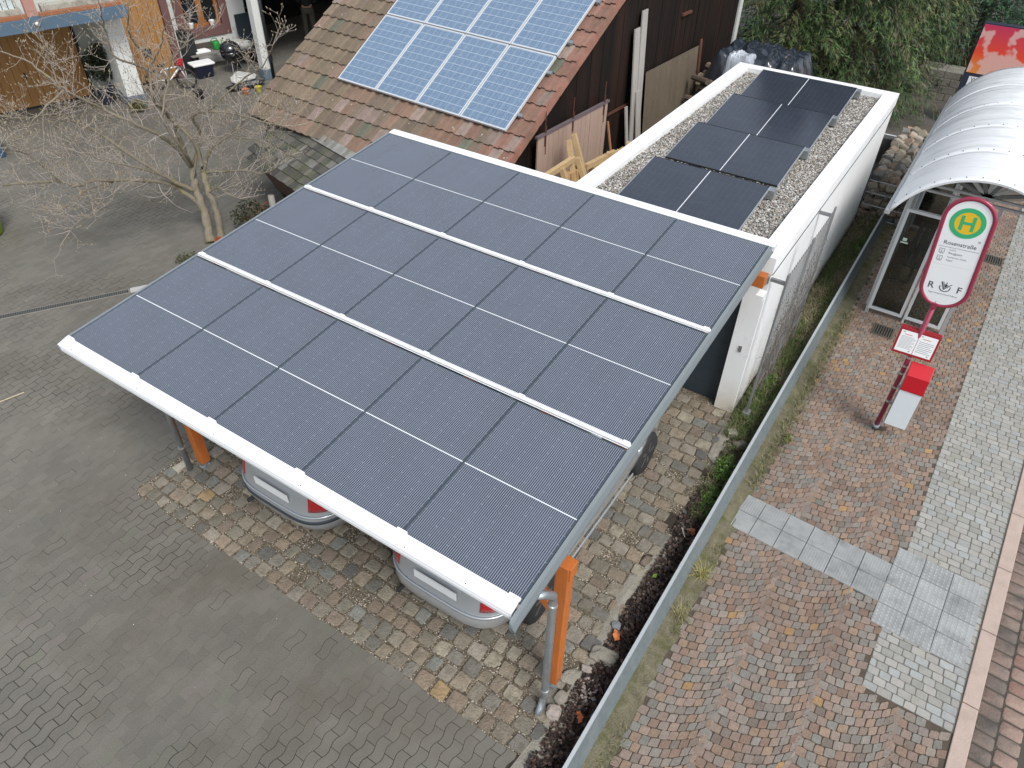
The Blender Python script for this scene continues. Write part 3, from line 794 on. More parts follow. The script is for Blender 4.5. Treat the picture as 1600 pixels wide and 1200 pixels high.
# ================================================================== BARN
BO = (-3.337, 7.618, 0); BH = -.0664; BT = .5417
MBn = Matrix.Translation(BO) @ Matrix.Rotation(BH, 4, 'Z')
barn = thing('barn', 'old barn with dark board walls and a mossy red tiled roof behind the carport', 'barn', M=MBn)
m_bwall = mat('m_barn_boards', (.011, .0075, .006), .8, spec=.2, var=.6, scale=3, stretch=(1, 1, .08), fine=24, bump=.5, bscale=12, dirt=(.04, .017, .010), dirtamt=.6, dscale=2.2)
ZE = 1.47; YE = -1.07; tn = math.tan(BT); YR = 5.0; ZR = ZE+(YR-YE)*tn; YF = 8.75; ZF = 3.3
def roofz(Y): return ZE+(Y-YE)*tn if Y < YR else ZR-(Y-YR)*(ZR-ZF)/(YF-YR)
WX0, WX1 = -1.45, 4.28
g = MB(); yy = YE+.25
while yy < YF:
    w_ = random.uniform(.15, .24); y1 = min(yy+w_, YF); d = jit(.006)
    za, zb = roofz(yy)-.14, roofz(y1)-.14
    X0, X1 = WX1-.03, WX1+d
    vs = [(X0, yy+.003, 0), (X1, yy+.003, 0), (X1, y1-.003, 0), (X0, y1-.003, 0), (X0, yy+.003, za), (X1, yy+.003, za), (X1, y1-.003, zb), (X0, y1-.003, zb)]
    g.add(vs, [(0, 3, 2, 1), (4, 5, 6, 7), (0, 1, 5, 4), (1, 2, 6, 5), (2, 3, 7, 6), (3, 0, 4, 7)]); yy = y1
g.build('wall', m_bwall, barn)
g = MB(); g.box(WX0, YE+.25, 0, WX1-.03, YE+.33, ZE-.0); g.build('wall', m_bwall, barn)
g = MB(); g.add([(WX0, YE+.34, 0), (WX0, YF, 0), (WX0, YF, ZF-.16), (WX0, YR, ZR-.16), (WX0, YE+.34, roofz(YE+.34)-.14), (WX0+.05, YE+.34, 0), (WX0+.05, YF, 0), (WX0+.05, YF, ZF-.16), (WX0+.05, YR, ZR-.16), (WX0+.05, YE+.34, roofz(YE+.34)-.14)], [(0, 1, 2, 3, 4), (9, 8, 7, 6, 5), (0, 4, 9, 5), (0, 5, 6, 1)]); g.build('wall', m_bwall, barn)
g = MB(); g.box(WX1+.008, YF-.16, 0, WX1+.05, YF+.02, ZF-.05); g.build('corner_board', mat('m_pale_board', (.52, .53, .50), .8, var=.15), barn)
g = MB(); g.box(WX1-.02, YF+.03, 0, WX1+.02, YF+.05, ZF-.2); g.build('corner_trim', m_bwall, barn)
g = MB(); g.beam((WX1+.03, 2.9, 1.72), (WX1+.03, 4.9, 1.72), .02, .05); g.beam((WX1+.03, 5.6, 3.0), (WX1+.03, 6.0, 3.0), .05, .05, c=(1, 1, 1)); g.build('wall_rail', mat('m_rust', (.10, .035, .02), .8, var=.3), barn)
# tiled roof
m_tile = mat('m_roof_tile', (0, 0, 0), .78, vcol=True, var=.32, scale=10, bump=.35, bscale=60, dirt=(.115, .10, .06), dirtamt=.45, dscale=1.6, fine=70)
MR = MBn @ Matrix.Translation((0, YE, ZE)) @ Matrix.Rotation(BT, 4, 'X')
tl = MB(); TW, TG = .2145, .333
ntile = int(round(6.05/TW)); nrow = int((YR-YE)/math.cos(BT)/TG)+1
prof = [(0, .004), (.012, .0), (.118, .0), (.128, .022), (.142, .030), (.196, .030), (.208, .022), (.2145, .004)]
for r_ in range(nrow):
    for k in range(ntile):
        x0 = -1.60+k*TW+jit(.003); y0 = r_*TG+jit(.005)
        lift = .040+jit(.004); Lt = TG+.07
        wet = nz(k*.35, r_*.3, 2, 1); u = k/ntile
        base = (.205+.025*u, .142-.012*(u > .75), .104-.008*u)
        if wet > .05: base = (.165, .125, .092)
        if u < .3 and random.random() < .6: base = (.18, .138, .095)
        if u > .86: base = (.23, .125, .092)
        if random.random() < .03: base = (.135, .14, .10)
        if random.random() < .10: base = (.25, .19, .16)
        c = shade(base, .16)
        top = []; bot = []
        for (px, pz) in prof: top += [(x0+px, y0, pz+lift)]; 
        for (px, pz) in prof: bot += [(x0+px, y0+Lt, pz+.004)]
        und = [(x0+px, y0, pz+lift-.018) for px, pz in prof]
        n_ = len(prof)
        tl.add(top+bot+und, [(i, i+1, n_+i+1, n_+i) for i in range(n_-1)]+[(2*n_+i, 2*n_+i+1, i+1, i) for i in range(n_-1)]+[(2*n_+0, 0, n_+0), (2*n_+n_-1, n_+n_-1, n_-1)], c)
        if random.random() < .16:
            for q in range(random.randint(1, 3)):
                lx, ly = x0+random.uniform(.02, .19), y0+random.uniform(.03, .3); zz = lift*(1-(ly-y0)/Lt)+(.033 if (lx-x0) > .13 else .004)
                s_ = random.uniform(.006, .018); a0 = random.uniform(0, 6)
                tl.add([(lx+s_*math.cos(a0+t_*1.05)*random.uniform(.6, 1.2), ly+s_*math.sin(a0+t_*1.05)*random.uniform(.6, 1.2), zz) for t_ in range(6)], [(0, 1, 2, 3, 4, 5)], (.55, .54, .47))
o = tl.build('tiled_roof', m_tile, barn, recalc=False); o.matrix_world = MR
# verge tiles (right) and under-boards, far slope
vt = MB()
for r_ in range(nrow):
    x0 = -1.60+ntile*TW
    vt.add([(x0-.02, r_*TG, .072), (x0+.02, r_*TG, .076), (x0+.035, r_*TG, -.09), (x0-.02, r_*TG+TG+.06, .032), (x0+.02, r_*TG+TG+.06, .036), (x0+.035, r_*TG+TG+.06, -.09)], [(0, 1, 4, 3), (1, 2, 5, 4), (0, 2, 1)], shade((.27, .13, .095), .12))
o = vt.build('verge_tiles', m_tile, barn, recalc=False); o.matrix_world = MR
g = MB(); g.box(-1.56, .02, -.08, -1.60+ntile*TW-.03, (YR-YE)/math.cos(BT), -.01); o = g.build('roof_boarding', mat('m_boarding', (.06, .05, .04), .9, var=.3), barn); o.matrix_world = MR
g = MB(); xe = -1.60+ntile*TW+.02
g.add([(-1.6, YR, ZR), (xe, YR, ZR), (xe, YF+.4, ZF-.1), (-1.6, YF+.4, ZF-.1), (-1.6, YR, ZR-.1), (xe, YR, ZR-.1), (xe, YF+.4, ZF-.2), (-1.6, YF+.4, ZF-.2)], [(0, 1, 2, 3), (7, 6, 5, 4), (1, 5, 6, 2), (0, 3, 7, 4), (2, 6, 7, 3)])
g.build('roof_slab', mat('m_tile_plain', (.20, .11, .08), .8, var=.3), barn)

# blue photovoltaic panels on the barn roof
m, n, b = newmat('m_poly_cells'); L = m.node_tree.links.new
tc = n.node('ShaderNodeTexCoord').outputs['Object']; sp = n.node('ShaderNodeSeparateXYZ'); L(tc, sp.inputs[0])
def band(v, pitch, half, off):
    f = n.math('ABSOLUTE', n.math('SUBTRACT', n.math('FRACT', n.math('ADD', n.math('DIVIDE', n.math('SUBTRACT', v, off), pitch), .5)), .5))
    return n.math('LESS_THAN', f, half/pitch)
PWp, PLp = .992, 1.65
gx = band(sp.outputs[0], (PWp-.06)/6, .0022, .03); gy = band(sp.outputs[1], (PLp-.06)/10, .0028, .03)
bus = band(sp.outputs[0], (PWp-.06)/18, .0018, .03+(PWp-.06)/36)
fin = band(sp.outputs[0], .0135, .0028, .0)
vo = n.node('ShaderNodeTexVoronoi'); vo.inputs['Scale'].default_value = 34; L(tc, vo.inputs['Vector']); sc_ = n.node('ShaderNodeSeparateColor'); L(vo.outputs['Color'], sc_.inputs[0])
c = n.mix(sc_.outputs[0], (.085, .145, .232), (.125, .195, .288))
c = n.mix(n.math('MULTIPLY', fin, .35), c, (.33, .44, .56))
c = n.mix(n.math('MULTIPLY', bus, .7), c, (.45, .53, .60)); c = n.mix(n.math('MULTIPLY', gy, .85), c, (.60, .68, .75)); c = n.mix(n.math('MULTIPLY', gx, .6), c, (.55, .62, .68))
L(c, b.inputs['Base Color']); b.inputs['Roughness'].default_value = .22; b.inputs['Specular IOR Level'].default_value = .6; m_poly = m
MPV = Matrix.Translation((-3.337, 7.618, 2.238)) @ Matrix.Rotation(BH, 4, 'Z') @ Matrix.Rotation(BT, 4, 'X')
m_pvf = mat('m_pv_frame', (.70, .73, .75), .4, metal=.3, var=.04)
cl_ = ['leftmost', 'second from the left', 'third from the left', 'rightmost']
first = None
for r_ in range(2):
    for k in range(4):
        M_ = MPV @ Matrix.Translation((k*1.015+.005, r_*(PLp+.03), 0))
        lab = 'blue solar panel on the barn roof, %s in the %s row' % (cl_[k], 'lower' if r_ == 0 else 'upper')
        if first is None:
            first = t = thing('roof_solar_panel', lab, 'solar panel', M=M_, group='blue solar panels on the barn roof')
            g = MB(); g.box(.02, .02, -.008, PWp-.02, PLp-.02, -.002); g.build('glass', m_poly, t)
            f = MB(); fw = .021; f.box(0, 0, -.04, fw, PLp, .003); f.box(PWp-fw, 0, -.04, PWp, PLp, .003); f.box(fw, 0, -.04, PWp-fw, fw, .003); f.box(fw, PLp-fw, -.04, PWp-fw, PLp, .003); f.build('frame', m_pvf, t)
        else:
            c_ = first.copy(); col.objects.link(c_); c_.matrix_world = M_; c_['label'] = lab
            for ch in first.children: d = ch.copy(); col.objects.link(d); d.parent = c_
g = MB()
for rr_ in (.35, 1.3, 2.0, 2.95): g.box(-.03, rr_, -.085, 4.11, rr_+.04, -.045); g.box(4.06, rr_-.01, -.075, 4.15, rr_+.05, -.012)
o = g.build('panel_rail', m_zinc, barn); o.matrix_world = MPV

# things leaning on and standing by the barn wall
def BP(X, Y, Z): return MBn @ Vector((X, Y, Z))
m_pinkb = mat('m_pink_boards', (.40, .29, .23), .8, var=.14, scale=4, stretch=(1, 1, .25), dirt=(.25, .17, .13), dirtamt=.5, dscale=2, fine=40)
M_ = MBn @ Matrix.Translation((WX1+.16, .35, .55))
dp = thing('old_door', 'weathered pinkish plank door hung by chains on the dark barn wall', 'door', M=M_)
g = MB()
yw = 0
while yw < 2.25:
    w_ = random.uniform(.13, .17); y1 = min(yw+w_, 2.25); t0 = 1.55+.0*yw
    g.box(jit(.002), yw+.003, 0, .03+jit(.003), y1-.003, 1.54); yw = y1
g.build('planks', m_pinkb, dp)
g = MB(); g.box(-.01, -.03, 1.54, .05, 2.28, 1.58); g.build('top_rail', mat('m_purple_steel', (.14, .11, .12), .6, var=.2), dp)
for yy in (.2, 1.05, 2.1):
    g = MB(); g.tube([(.035, yy, 1.35), (.04, yy, 1.95)], .009, 6); g.tube([(.035, yy+.03, 1.2), (.038, yy+.03, 1.7)], .008, 6); g.build('chain', mat('m_rust', ()), dp)
def plank(label, name, p0, p1, w_, t_, mt, cat='plank', up=(1, 0, 0), group=None, cc=(1, 1, 1)):
    g = MB(); g.beam((0, 0, 0), Vector(p1)-Vector(p0), w_, t_, up=up, c=cc); o = g.build(name, mt, bevel=.004); o.location = p0
    return T(o, label, cat, group)
m_greyb = mat('m_grey_board', (.36, .34, .31), .85, var=.2, scale=5, stretch=(1, 1, .15), dirt=(.2, .19, .17), dirtamt=.4, fine=30)
plank('tallest grey weathered board leaning against the dark barn wall', 'grey_board', BP(WX1+.30, 3.84, 0), BP(WX1+.07, 3.86, 3.42), .23, .03, m_greyb, group='grey boards leaning on the barn')
plank('shorter wide grey board leaning left of the tallest board on the barn wall', 'grey_board', BP(WX1+.34, 3.62, 0), BP(WX1+.08, 3.62, 3.15), .22, .03, m_greyb, group='grey boards leaning on the barn')
plank('low grey board leaning in front of the two taller ones by the barn', 'grey_board', BP(WX1+.48, 3.72, 0), BP(WX1+.20, 3.74, 2.0), .20, .03, m_greyb, group='grey boards leaning on the barn')
plank('narrow grey board leaning at the left edge of the grey boards on the barn', 'grey_board', BP(WX1+.42, 3.42, 0), BP(WX1+.12, 3.46, 1.75), .10, .03, m_greyb, group='grey boards leaning on the barn')
# corrugated sheet
g = MB(); ny = 120; vs = []; W2 = 2.35
for j in range(ny+1):
    yy = W2*j/ny; xo = .014*math.sin(yy*2*math.pi/.085)
    vs += [(xo, yy, 0), (xo, yy, 2.25)]
g.add(vs, [(2*j, 2*j+2, 2*j+3, 2*j+1) for j in range(ny)])
o = g.build('corrugated_sheet', mat('m_corrugated', (.125, .098, .068), .7, var=.25, scale=2, fine=30, dirt=(.10, .085, .06), dirtamt=.6, dscale=1.2)); md = o.modifiers.new('s', 'SOLIDIFY'); md.thickness = .006
o.matrix_world = MBn @ Matrix.Translation((WX1+.30, 4.12, .0)) @ Matrix.Rotation(R(-4.5), 4, 'Y')
T(o, 'brown corrugated sheet standing against the barn wall right of the grey boards', 'metal sheet')
plank('rusty narrow board at the right edge of the corrugated sheet', 'rusty_board', BP(WX1+.30, 6.56, 0), BP(WX1+.12, 6.56, 2.35), .10, .03, mat('m_rustyboard', (.12, .05, .03), .8, var=.3))
plank('thin orange brown pole leaning by the right end of the old door', 'pole', BP(WX1+.55, 2.75, .0), BP(WX1+.18, 2.68, 1.7), .035, .035, mat('m_orange_pole', (.40, .20, .09), .7, var=.2), cat='pole')
# pallets and offcuts
m_pallet = mat('m_pallet', (.46, .30, .145), .75, var=.2, scale=6, fine=40, dirt=(.25, .15, .07), dirtamt=.5, dscale=3)
def pallet(label, M_):
    t = thing('pallet', label, 'pallet', M=M_, group='wooden pallets in the gap by the barn')
    g = MB(); first = None
    for k in range(7): g.box(k*.18, 0, .12, k*.18+.11, .8, .142)
    g.build('deck_boards', m_pallet, t)
    g = MB()
    for yy in (0, .35, .7): g.box(0, yy, .022, 1.2, yy+.1, .118); g.box(0, yy, 0, 1.2, yy+.1, .02)
    g.build('bearers', m_pallet, t); return t
MP = lambda X, Y, Z, rz, ry=0, rx=0: MBn @ Matrix.Translation((X, Y, Z)) @ Matrix.Rotation(rz, 4, 'Z') @ Matrix.Rotation(ry, 4, 'Y') @ Matrix.Rotation(rx, 4, 'X')
pallet('upper pale pallet standing on edge beside the old plank door', MP(4.98, -.1, .72, R(92), 0, R(84)))
pallet('lower pallet standing on edge beneath the upper one by the plank door', MP(5.1, .0, .0, R(91), 0, R(82)))
pallet('pale pallet standing on edge further from the carport, next to the garage', MP(5.05, 1.35, .58, R(90), 0, R(80)))
pallet('wooden pallet lying flat on the ground in the gap behind the carport', MP(5.9, .2, .25, R(90)))
for k, (lab, a, b_) in enumerate((('left pale timber post leaning across the upright pallet', (5.15, .72, .8), (4.80, .80, 2.02)), ('right pale timber post leaning on the old plank door', (5.12, 1.10, 1.0), (4.78, .98, 2.06)),
        ('dark edged timber between the two leaning posts and the garage', (5.25, .98, .9), (4.95, .88, 1.72)), ('short timber leaning near the carport end of the gap', (5.2, .52, .9), (4.95, .40, 1.70)),
        ('long pale beam lying across the top of the pallets', (4.92, -.35, 1.68), (4.92, .80, 1.72)), ('rough pale beam lying along the top of the further pallet', (4.97, 1.15, 1.46), (4.97, 2.15, 1.40)), ('orange brown beam lying below the rough pale beam', (5.12, 1.1, 1.24), (5.12, 2.5, 1.27)),
        ('stubby post stump standing at the far end of the pallets', (5.0, 2.62, .3), (5.0, 2.60, 1.46)), ('second stubby stump in the middle of the further pallet', (5.0, 1.90, .3), (5.0, 1.88, 1.50)), ('third stubby stump between the other two', (5.0, 2.26, .3), (5.0, 2.24, 1.42)))):
    plank(lab, 'timber', BP(*a), BP(*b_), .10, .08, mat('m_timber', (.50, .36, .19), .75, var=.2, scale=6, fine=40), cat='timber', up=(1, .3, 0), group='timbers in the gap by the barn')
g = MB()
for k in range(60):
    c = (5.05+random.random()*.8, .2+random.random()*3, .5+random.random()*.6); a = random.uniform(0, 3.1); l = random.uniform(.1, .4)
    p = BP(*c); g.beam(p, p+Vector((math.cos(a)*l, math.sin(a)*l, jit(.08))), .06, .02, c=shade((.45, .25, .12), .3))
T(g.build('wood_offcuts', mat('m_offcut', (0, 0, 0), .8, vcol=True, var=.2)), 'heap of reddish wood offcuts on the ground under the pallets', 'wood scraps', kind='stuff')

# log pile under black tarpaulin, behind the garage
lp = thing('log_pile', 'stacked firewood logs under black plastic sheeting behind the garage', 'log pile', (2.8, 14.1, 0))
m_log = mat('m_log', (0, 0, 0), .85, vcol=True, var=.3, scale=12, bump=.3)
g = MB()
for k in range(230):
    yy, zz, xx = random.uniform(-1.0, .6), random.uniform(.06, 1.75), -.95+random.uniform(-.3, .45); r_ = random.uniform(.05, .10)
    a = jit(.5); d = Vector((math.cos(a)*.5, math.sin(a)*.5-.25, jit(.08)))
    g.tube([Vector((xx, yy, zz)), Vector((xx, yy, zz))+d*.85], r_, 7, c=shade(random.choice([(.10, .075, .055), (.16, .12, .09), (.30, .24, .17)]), .2))
g.build('logs', m_log, lp)
def tarp(x0, x1, y0, y1, h, mt, name, seed, parent, drop=.3, fold=1.):
    g = MB(); nx_, ny_ = 60, 40; vs = []
    for j in range(ny_+1):
        for i in range(nx_+1):
            u, v = i/nx_, j/ny_; x, y = x0+(x1-x0)*u, y0+(y1-y0)*v
            e = min(u, 1-u)*2; e2 = min(v, 1-v)*2
            hh = h*(min(1, e*3.2)**.6*.55+.45)*(min(1, e2*3.5)**.6*.6+.4)
            r1 = abs(noise.noise(Vector((x*3.1+seed, y*1.3, 0)))); r2 = abs(noise.noise(Vector((x*1.7+y*4+seed, y*2.5, 4))))
            vs.append((x+.05*jit(.2), y, hh-fold*(.16*r1**.7+.12*r2**.7)+.02*jit(.5)))
    g.add(vs, [(j*(nx_+1)+i, j*(nx_+1)+i+1, (j+1)*(nx_+1)+i+1, (j+1)*(nx_+1)+i) for j in range(ny_) for i in range(nx_)])
    return g.build(name, mt, parent, smooth=True)
tarp(-1.10, 1.22, -.95, .85, 2.38, mat('m_tarp', (.022, .028, .038), .22, var=.1, spec=.9), 'black_sheeting', 3, lp)
o = tarp(-.55, .15, -1.0, -.50, 2.42, mat('m_sheet_pale', (.42, .45, .50), .25, var=.08), 'pale_sheeting', 9, lp, fold=.7)
def rock(name, label, cat, loc, s, c, seed, group=None, sub=3, rgh=.2, smooth=False):
    bm = bmesh.new(); bmesh.ops.create_icosphere(bm, subdivisions=sub, radius=1)
    for v in bm.verts:
        p = v.co.copy(); k = 1+rgh*noise.noise(p*1.3+Vector((seed, 0, 0)))*1.6+rgh*.4*noise.noise(p*4+Vector((seed, 5, 0)))
        q = Vector([math.copysign(abs(a)**.72, a) for a in p])
        v.co = Vector((q.x*s[0]*k, q.y*s[1]*k, q.z*s[2]*k))
    me = bpy.data.meshes.new(name); bm.to_mesh(me); bm.free(); me.materials.append(c); o = bpy.data.objects.new(name, me); col.objects.link(o); o.location = loc; o.rotation_euler = (0, 0, seed)
    return T(o, label, cat, group)
m_rk = mat('m_rock', (.27, .25, .21), .9, var=.3, scale=9, bump=.7, bscale=30, dirt=(.15, .14, .10), dirtamt=.5, dscale=5)
m_rk2 = mat('m_rock_tan', (.40, .35, .25), .9, var=.2, scale=12, bump=.4)
rock('stone', 'pale block holding down the right part of the black sheeting', 'stone', (3.42, 13.75, 2.12), (.11, .09, .12), m_rk2, .2)
rock('stone', 'grey stone just behind the pale block on the black sheeting', 'stone', (3.38, 14.15, 2.20), (.13, .1, .09), m_rk, 1.2)
rock('stone', 'round tan stone on the left end of the black sheeting', 'stone', (2.05, 13.75, 2.12), (.12, .1, .09), m_rk2, 2.2)
g = MB(); g.box(-.12, -.1, 0, .12, .1, 1.85); o = g.build('brick_stack', mat('m_orange_brick', (.42, .16, .07), .85, var=.2), bevel=.01); o.location = (4.12, 14.3, 0)
T(o, 'orange brown block standing at the right end of the log pile', 'block')
g = MB(); g.box(-.16, -.015, 0, .16, .015, 1.85); o = g.build('short_board', m_greyb, bevel=.004); o.location = (4.42, 14.3, 0); T(o, 'short grey board standing upright at the right end of the log pile', 'board')

# ================================================================== WOODSHED with wooden shingles
ws = thing('woodshed', 'low woodshed with a mossy grey shingle roof beside the barn', 'shed', (0, 0, 0))
A = Vector((-4.34, 5.89, 1.0)); B_ = Vector((-2.20, 5.35, 1.0)); C_ = Vector((-4.30, 6.85, 1.45))
ex = (B_-A).normalized(); ey = (C_-A); ey = (ey-ex*ey.dot(ex)); lenY = ey.length; ey.normalize(); ez = ex.cross(ey)
MS = Matrix((ex, ey, ez)).transposed().to_4x4(); MS.translation = A
m_shing = mat('m_shingle', (0, 0, 0), .85, vcol=True, var=.3, scale=9, bump=.4, bscale=40, dirt=(.13, .15, .035), dirtamt=.5, dscale=2.2, fine=60)
g = MB(); ln = (B_-A).length+.25; ro = .175; nrw = int(lenY/ro)+1
for r_ in range(nrw):
    x = -.15
    while x < ln:
        w_ = random.uniform(.07, .18); c = shade(random.choice([(.10, .098, .08), (.08, .08, .07), (.13, .12, .10), (.085, .088, .06), (.17, .165, .155), (.065, .062, .055)]), .2)
        y0 = r_*ro+jit(.006); z0 = .035+jit(.004)
        g.add([(x+.003, y0, z0), (x+w_-.003, y0, z0), (x+w_-.003, y0+ro+.05, .01), (x+.003, y0+ro+.05, .01), (x+.003, y0, z0-.018), (x+w_-.003, y0, z0-.018)], [(0, 1, 2, 3), (4, 5, 1, 0), (1, 5, 2), (0, 3, 4)], c); x += w_
o = g.build('shingle_roof', m_shing, ws, recalc=False); o.matrix_world = MS
g = MB(); x = .1
while x < ln+.05:
    w_ = random.uniform(.08, .16); g.box(x, lenY-.02, .03, x+w_-.006, lenY+.16, .055, shade((.24, .24, .22), .25)); x += w_
o = g.build('ridge_boards', m_shing, ws); o.matrix_world = MS
g = MB(); g.box(-.1, .04, -.03, ln-.02, lenY, .004); g.box(0, .12, -1.2, .05, lenY-.1, -.03); g.box(ln-.12, .12, -1.35, ln-.07, lenY-.1, -.03)
g.box(0, .12, -1.0, ln-.1, .16, -.03); g.box(0, lenY-.1, -1.4, ln-.1, lenY-.05, -.03)
o = g.build('wall', mat('m_shed_wood', (.10, .055, .035), .85, var=.4), ws); o.matrix_world = MS
# ================================================================== HOUSE on the left
HE = Vector((.28, .96, 0)).normalized(); HN = Vector((.96, -.28, 0)).normalized()
MH = Matrix((HE, -HN, Vector((0, 0, 1)))).transposed().to_4x4(); MH.translation = Vector((-13.1, 5.6, 0))
# local: X along the facade, Y = into the house (negative towards the yard), Z up
hs_ = thing('house', 'white house with orange timber garage doors and a blue balcony beam', 'house', M=MH)
m_hw = mat('m_house_white', (.66, .67, .64), .85, var=.06, dirt=(.5, .5, .46), dirtamt=.4, dscale=.8)
m_hgrey = mat('m_house_grey', (.40, .41, .37), .9, var=.1, dirt=(.3, .3, .26), dirtamt=.4)
m_hw2 = mat('m_door_wood', (.35, .175, .055), .6, var=.2, scale=3, stretch=(1, 1, .15), fine=30)
m_pink = mat('m_plum_frame', (.15, .075, .07), .8, var=.12)
m_blue = mat('m_blue_beam', (.085, .135, .19), .6, var=.1)
def boards(x0, x1, y, z0, z1, w_, mt, name, parent, th=.03):
    g = MB(); x = x0
    while x < x1-.01:
        xe = min(x+w_, x1); g.box(x+.004, y-th-jit(.002), z0, xe-.004, y, z1); x = xe
    g.box(x0, y-.005, z0, x1, y+.02, z1, (.3, .3, .3)); return g.build(name, mt, parent)
o = boards(-3.0, 2.15, 0, .06, 2.2, .17, m_hw2, 'garage_door', hs_); g = MB(); g.box(.78, -.065, .72, .82, -.035, .86); g.build('handle', m_dark, o)
g = MB(); g.box(-3.1, -.01, 0, 2.2, .06, .058); g.box(2.16, -.04, 0, 2.21, .06, 2.3); g.build('door_frame', m_dark, hs_)
g = MB(); g.box(2.22, -.0, 0, 3.0, .2, 2.6); g.build('recess_wall', m_hgrey, hs_)
g = MB(); g.box(2.62, -1.5, .30, 3.02, -.002, 2.6); g.build('pillar', m_hw, hs_)
g = MB(); g.box(2.60, -1.52, 0, 3.04, -.002, .298); g.build('pillar_base', mat('m_bluegrey', (.12, .16, .20), .8, var=.15), hs_)
o = boards(3.25, 4.42, .05, .06, 2.5, .15, m_hw2, 'door', hs_)
g = MB(); g.box(3.05, -.06, 0, 3.24, .1, 2.6); g.box(4.43, -.06, 0, 4.62, .1, 2.6); g.build('door_frame', m_pink, hs_)
g = MB(); g.box(3.7, -.02, .7, 3.9, .015, .9); g.build('handle', m_dark, o)
# window wall
wy = .75
g = MB(); g.box(4.63, wy, 0, 4.98, wy+.2, 2.8); g.box(4.98, wy, 0, 6.48, wy+.2, .72); g.box(6.48, wy, 0, 7.0, wy+.2, 2.8); g.box(4.98, wy, 2.2, 6.48, wy+.2, 2.8); g.box(4.63, -.0, 0, 4.66, wy-.001, 2.8)
g.build('wall', m_hw, hs_)
wn = MB(); wn.box(4.98, wy-.03, .72, 5.20, wy+.1, 2.2); wn.box(6.26, wy-.03, .72, 6.48, wy+.1, 2.2); wn.box(5.2, wy-.04, .72, 6.26, wy+.14, .98); wn.box(5.2, wy-.03, 2.0, 6.26, wy+.1, 2.2)
win = wn.build('window', m_pink, hs_)
g = MB(); g.box(5.2, wy+.12, .98, 5.28, wy+.17, 2.0); g.box(6.18, wy+.12, .98, 6.26, wy+.17, 2.0); g.box(5.66, wy+.11, .98, 5.82, wy+.17, 2.0); g.box(5.28, wy+.12, .98, 5.66, wy+.17, 1.05); g.box(5.82, wy+.12, .98, 6.18, wy+.17, 1.05); g.build('frame', mat('m_orange_wood', (.30, .12, .035), .5, var=.2), win)
g = MB(); g.box(5.2, wy+.18, .98, 6.26, wy+.19, 2.0); g.build('pane', m_glass_d, win)
# balcony beam, band and planters
g = MB(); g.box(-3.5, -2.15, 2.22, 3.05, -1.95, 2.48); g.build('balcony_beam', m_blue, hs_, bevel=.01)
g = MB(); g.box(-3.5, -2.13, 2.485, 3.02, -1.98, 2.55); g.build('balcony_trim', mat('m_orange_trim', (.30, .115, .05), .7, var=.2), hs_)
g = MB(); g.box(-3.5, -1.93, 2.30, 3.0, .0, 2.45); g.build('balcony_floor', m_hgrey, hs_)
for xa, xb in ((-3.4, .95), (1.35, 2.9)):
    g = MB(); g.box(xa, -1.96, 2.46, xb, -1.72, 2.66); g.build('planter', mat('m_planter', (.36, .35, .30), .8, var=.25, dirt=(.12, .11, .08), dirtamt=.7, dscale=4), hs_, bevel=.01)
g = MB(); g.box(1.0, -2.16, 2.49, 1.22, -1.98, 3.2); g.build('balcony_post', mat('m_pinkpost', (.42, .22, .18), .7, var=.1), hs_)
g = MB(); g.box(1.0, -2.17, 2.22, 1.22, -2.155, 2.52); g.build('post_bracket', m_blue, hs_)
g = MB(); bm_ = Matrix.Translation((1.12, -2.22, 2.38)); g.lathe([(.002, -.045), (.03, -.035), (.045, 0), (.03, .035), (.002, .045)], 14, M=bm_); g.build('lamp', m_white, hs_, smooth=True)
g = MB(); g.box(-2.6, -1.9, 2.47, .85, -1.2, 2.90, (1, 1, 1)); g.build('balcony_box', mat('m_glassbox', (.55, .62, .62), .3, var=.1), hs_)
g = MB(); 
for x in [-2.6+.115*i for i in range(31)]: g.box(x, -1.905, 2.47, x+.012, -1.9005, 2.9)
for x in [-2.6+.115*i for i in range(31)]: g.box(x, -1.9, 2.901, x+.012, -1.2, 2.905)
g.build('balcony_grid', m_dark, hs_)
# upper storey (out of the frame), roof over the open shed
g = MB(); g.box(-3.2, .21, 0, 4.62, 4, 5.6); g.box(4.63, 1.0, 0, 7.0, 4, 5.6); g.build('upper_wall', m_hw, hs_)
g = MB(); g.box(6.3, -1.9, 2.95, 15.0, 5.0, 3.1); g.build('shed_roof', m_tile, hs_)
g = MB(); g.box(7.0, 4.9, 0, 15.0, 5.0, 2.94); g.box(14.9, -1.5, 0, 15.0, 4.89, 2.94); g.box(7.002, .8, 0, 7.05, 4.89, 2.94); g.build('shed_wall', mat('m_shed_shaded', (.022, .020, .018), .9, var=.4), hs_)  # near-black wall colour holds the shade under the shed roof
g = MB(); g.box(6.27, -1.55, .27, 6.55, -1.25, 2.94); g.build('shed_post', m_hw, hs_, bevel=.008)
g = MB(); g.box(6.25, -1.57, 0, 6.57, -1.23, .268); g.build('post_base', mat('m_bluegrey', ()), hs_, bevel=.01)
g = MB(); g.tube([(6.49, -1.61, .02), (6.49, -1.61, 2.9)], .045, 12); o = g.build('downpipe', m_black, hs_, smooth=True)
g = MB(); g.tube([(6.49, -1.61, .5), (6.49, -1.61, .62)], .06, 12); g.build('pipe_collar', m_black, o)
g = MB(); g.box(9.55, -1.3, 0, 9.8, -1.1, 2.94); g.build('timber_post', mat('m_redpost', (.16, .045, .02), .7, var=.3), hs_)
g = MB()
for k in range(9): g.box(6.98+.002*k, .55-.0*k, .2+.28*k, 7.0+.004, .76, .22+.28*k)
g.build('wall_battens', m_dark, hs_)
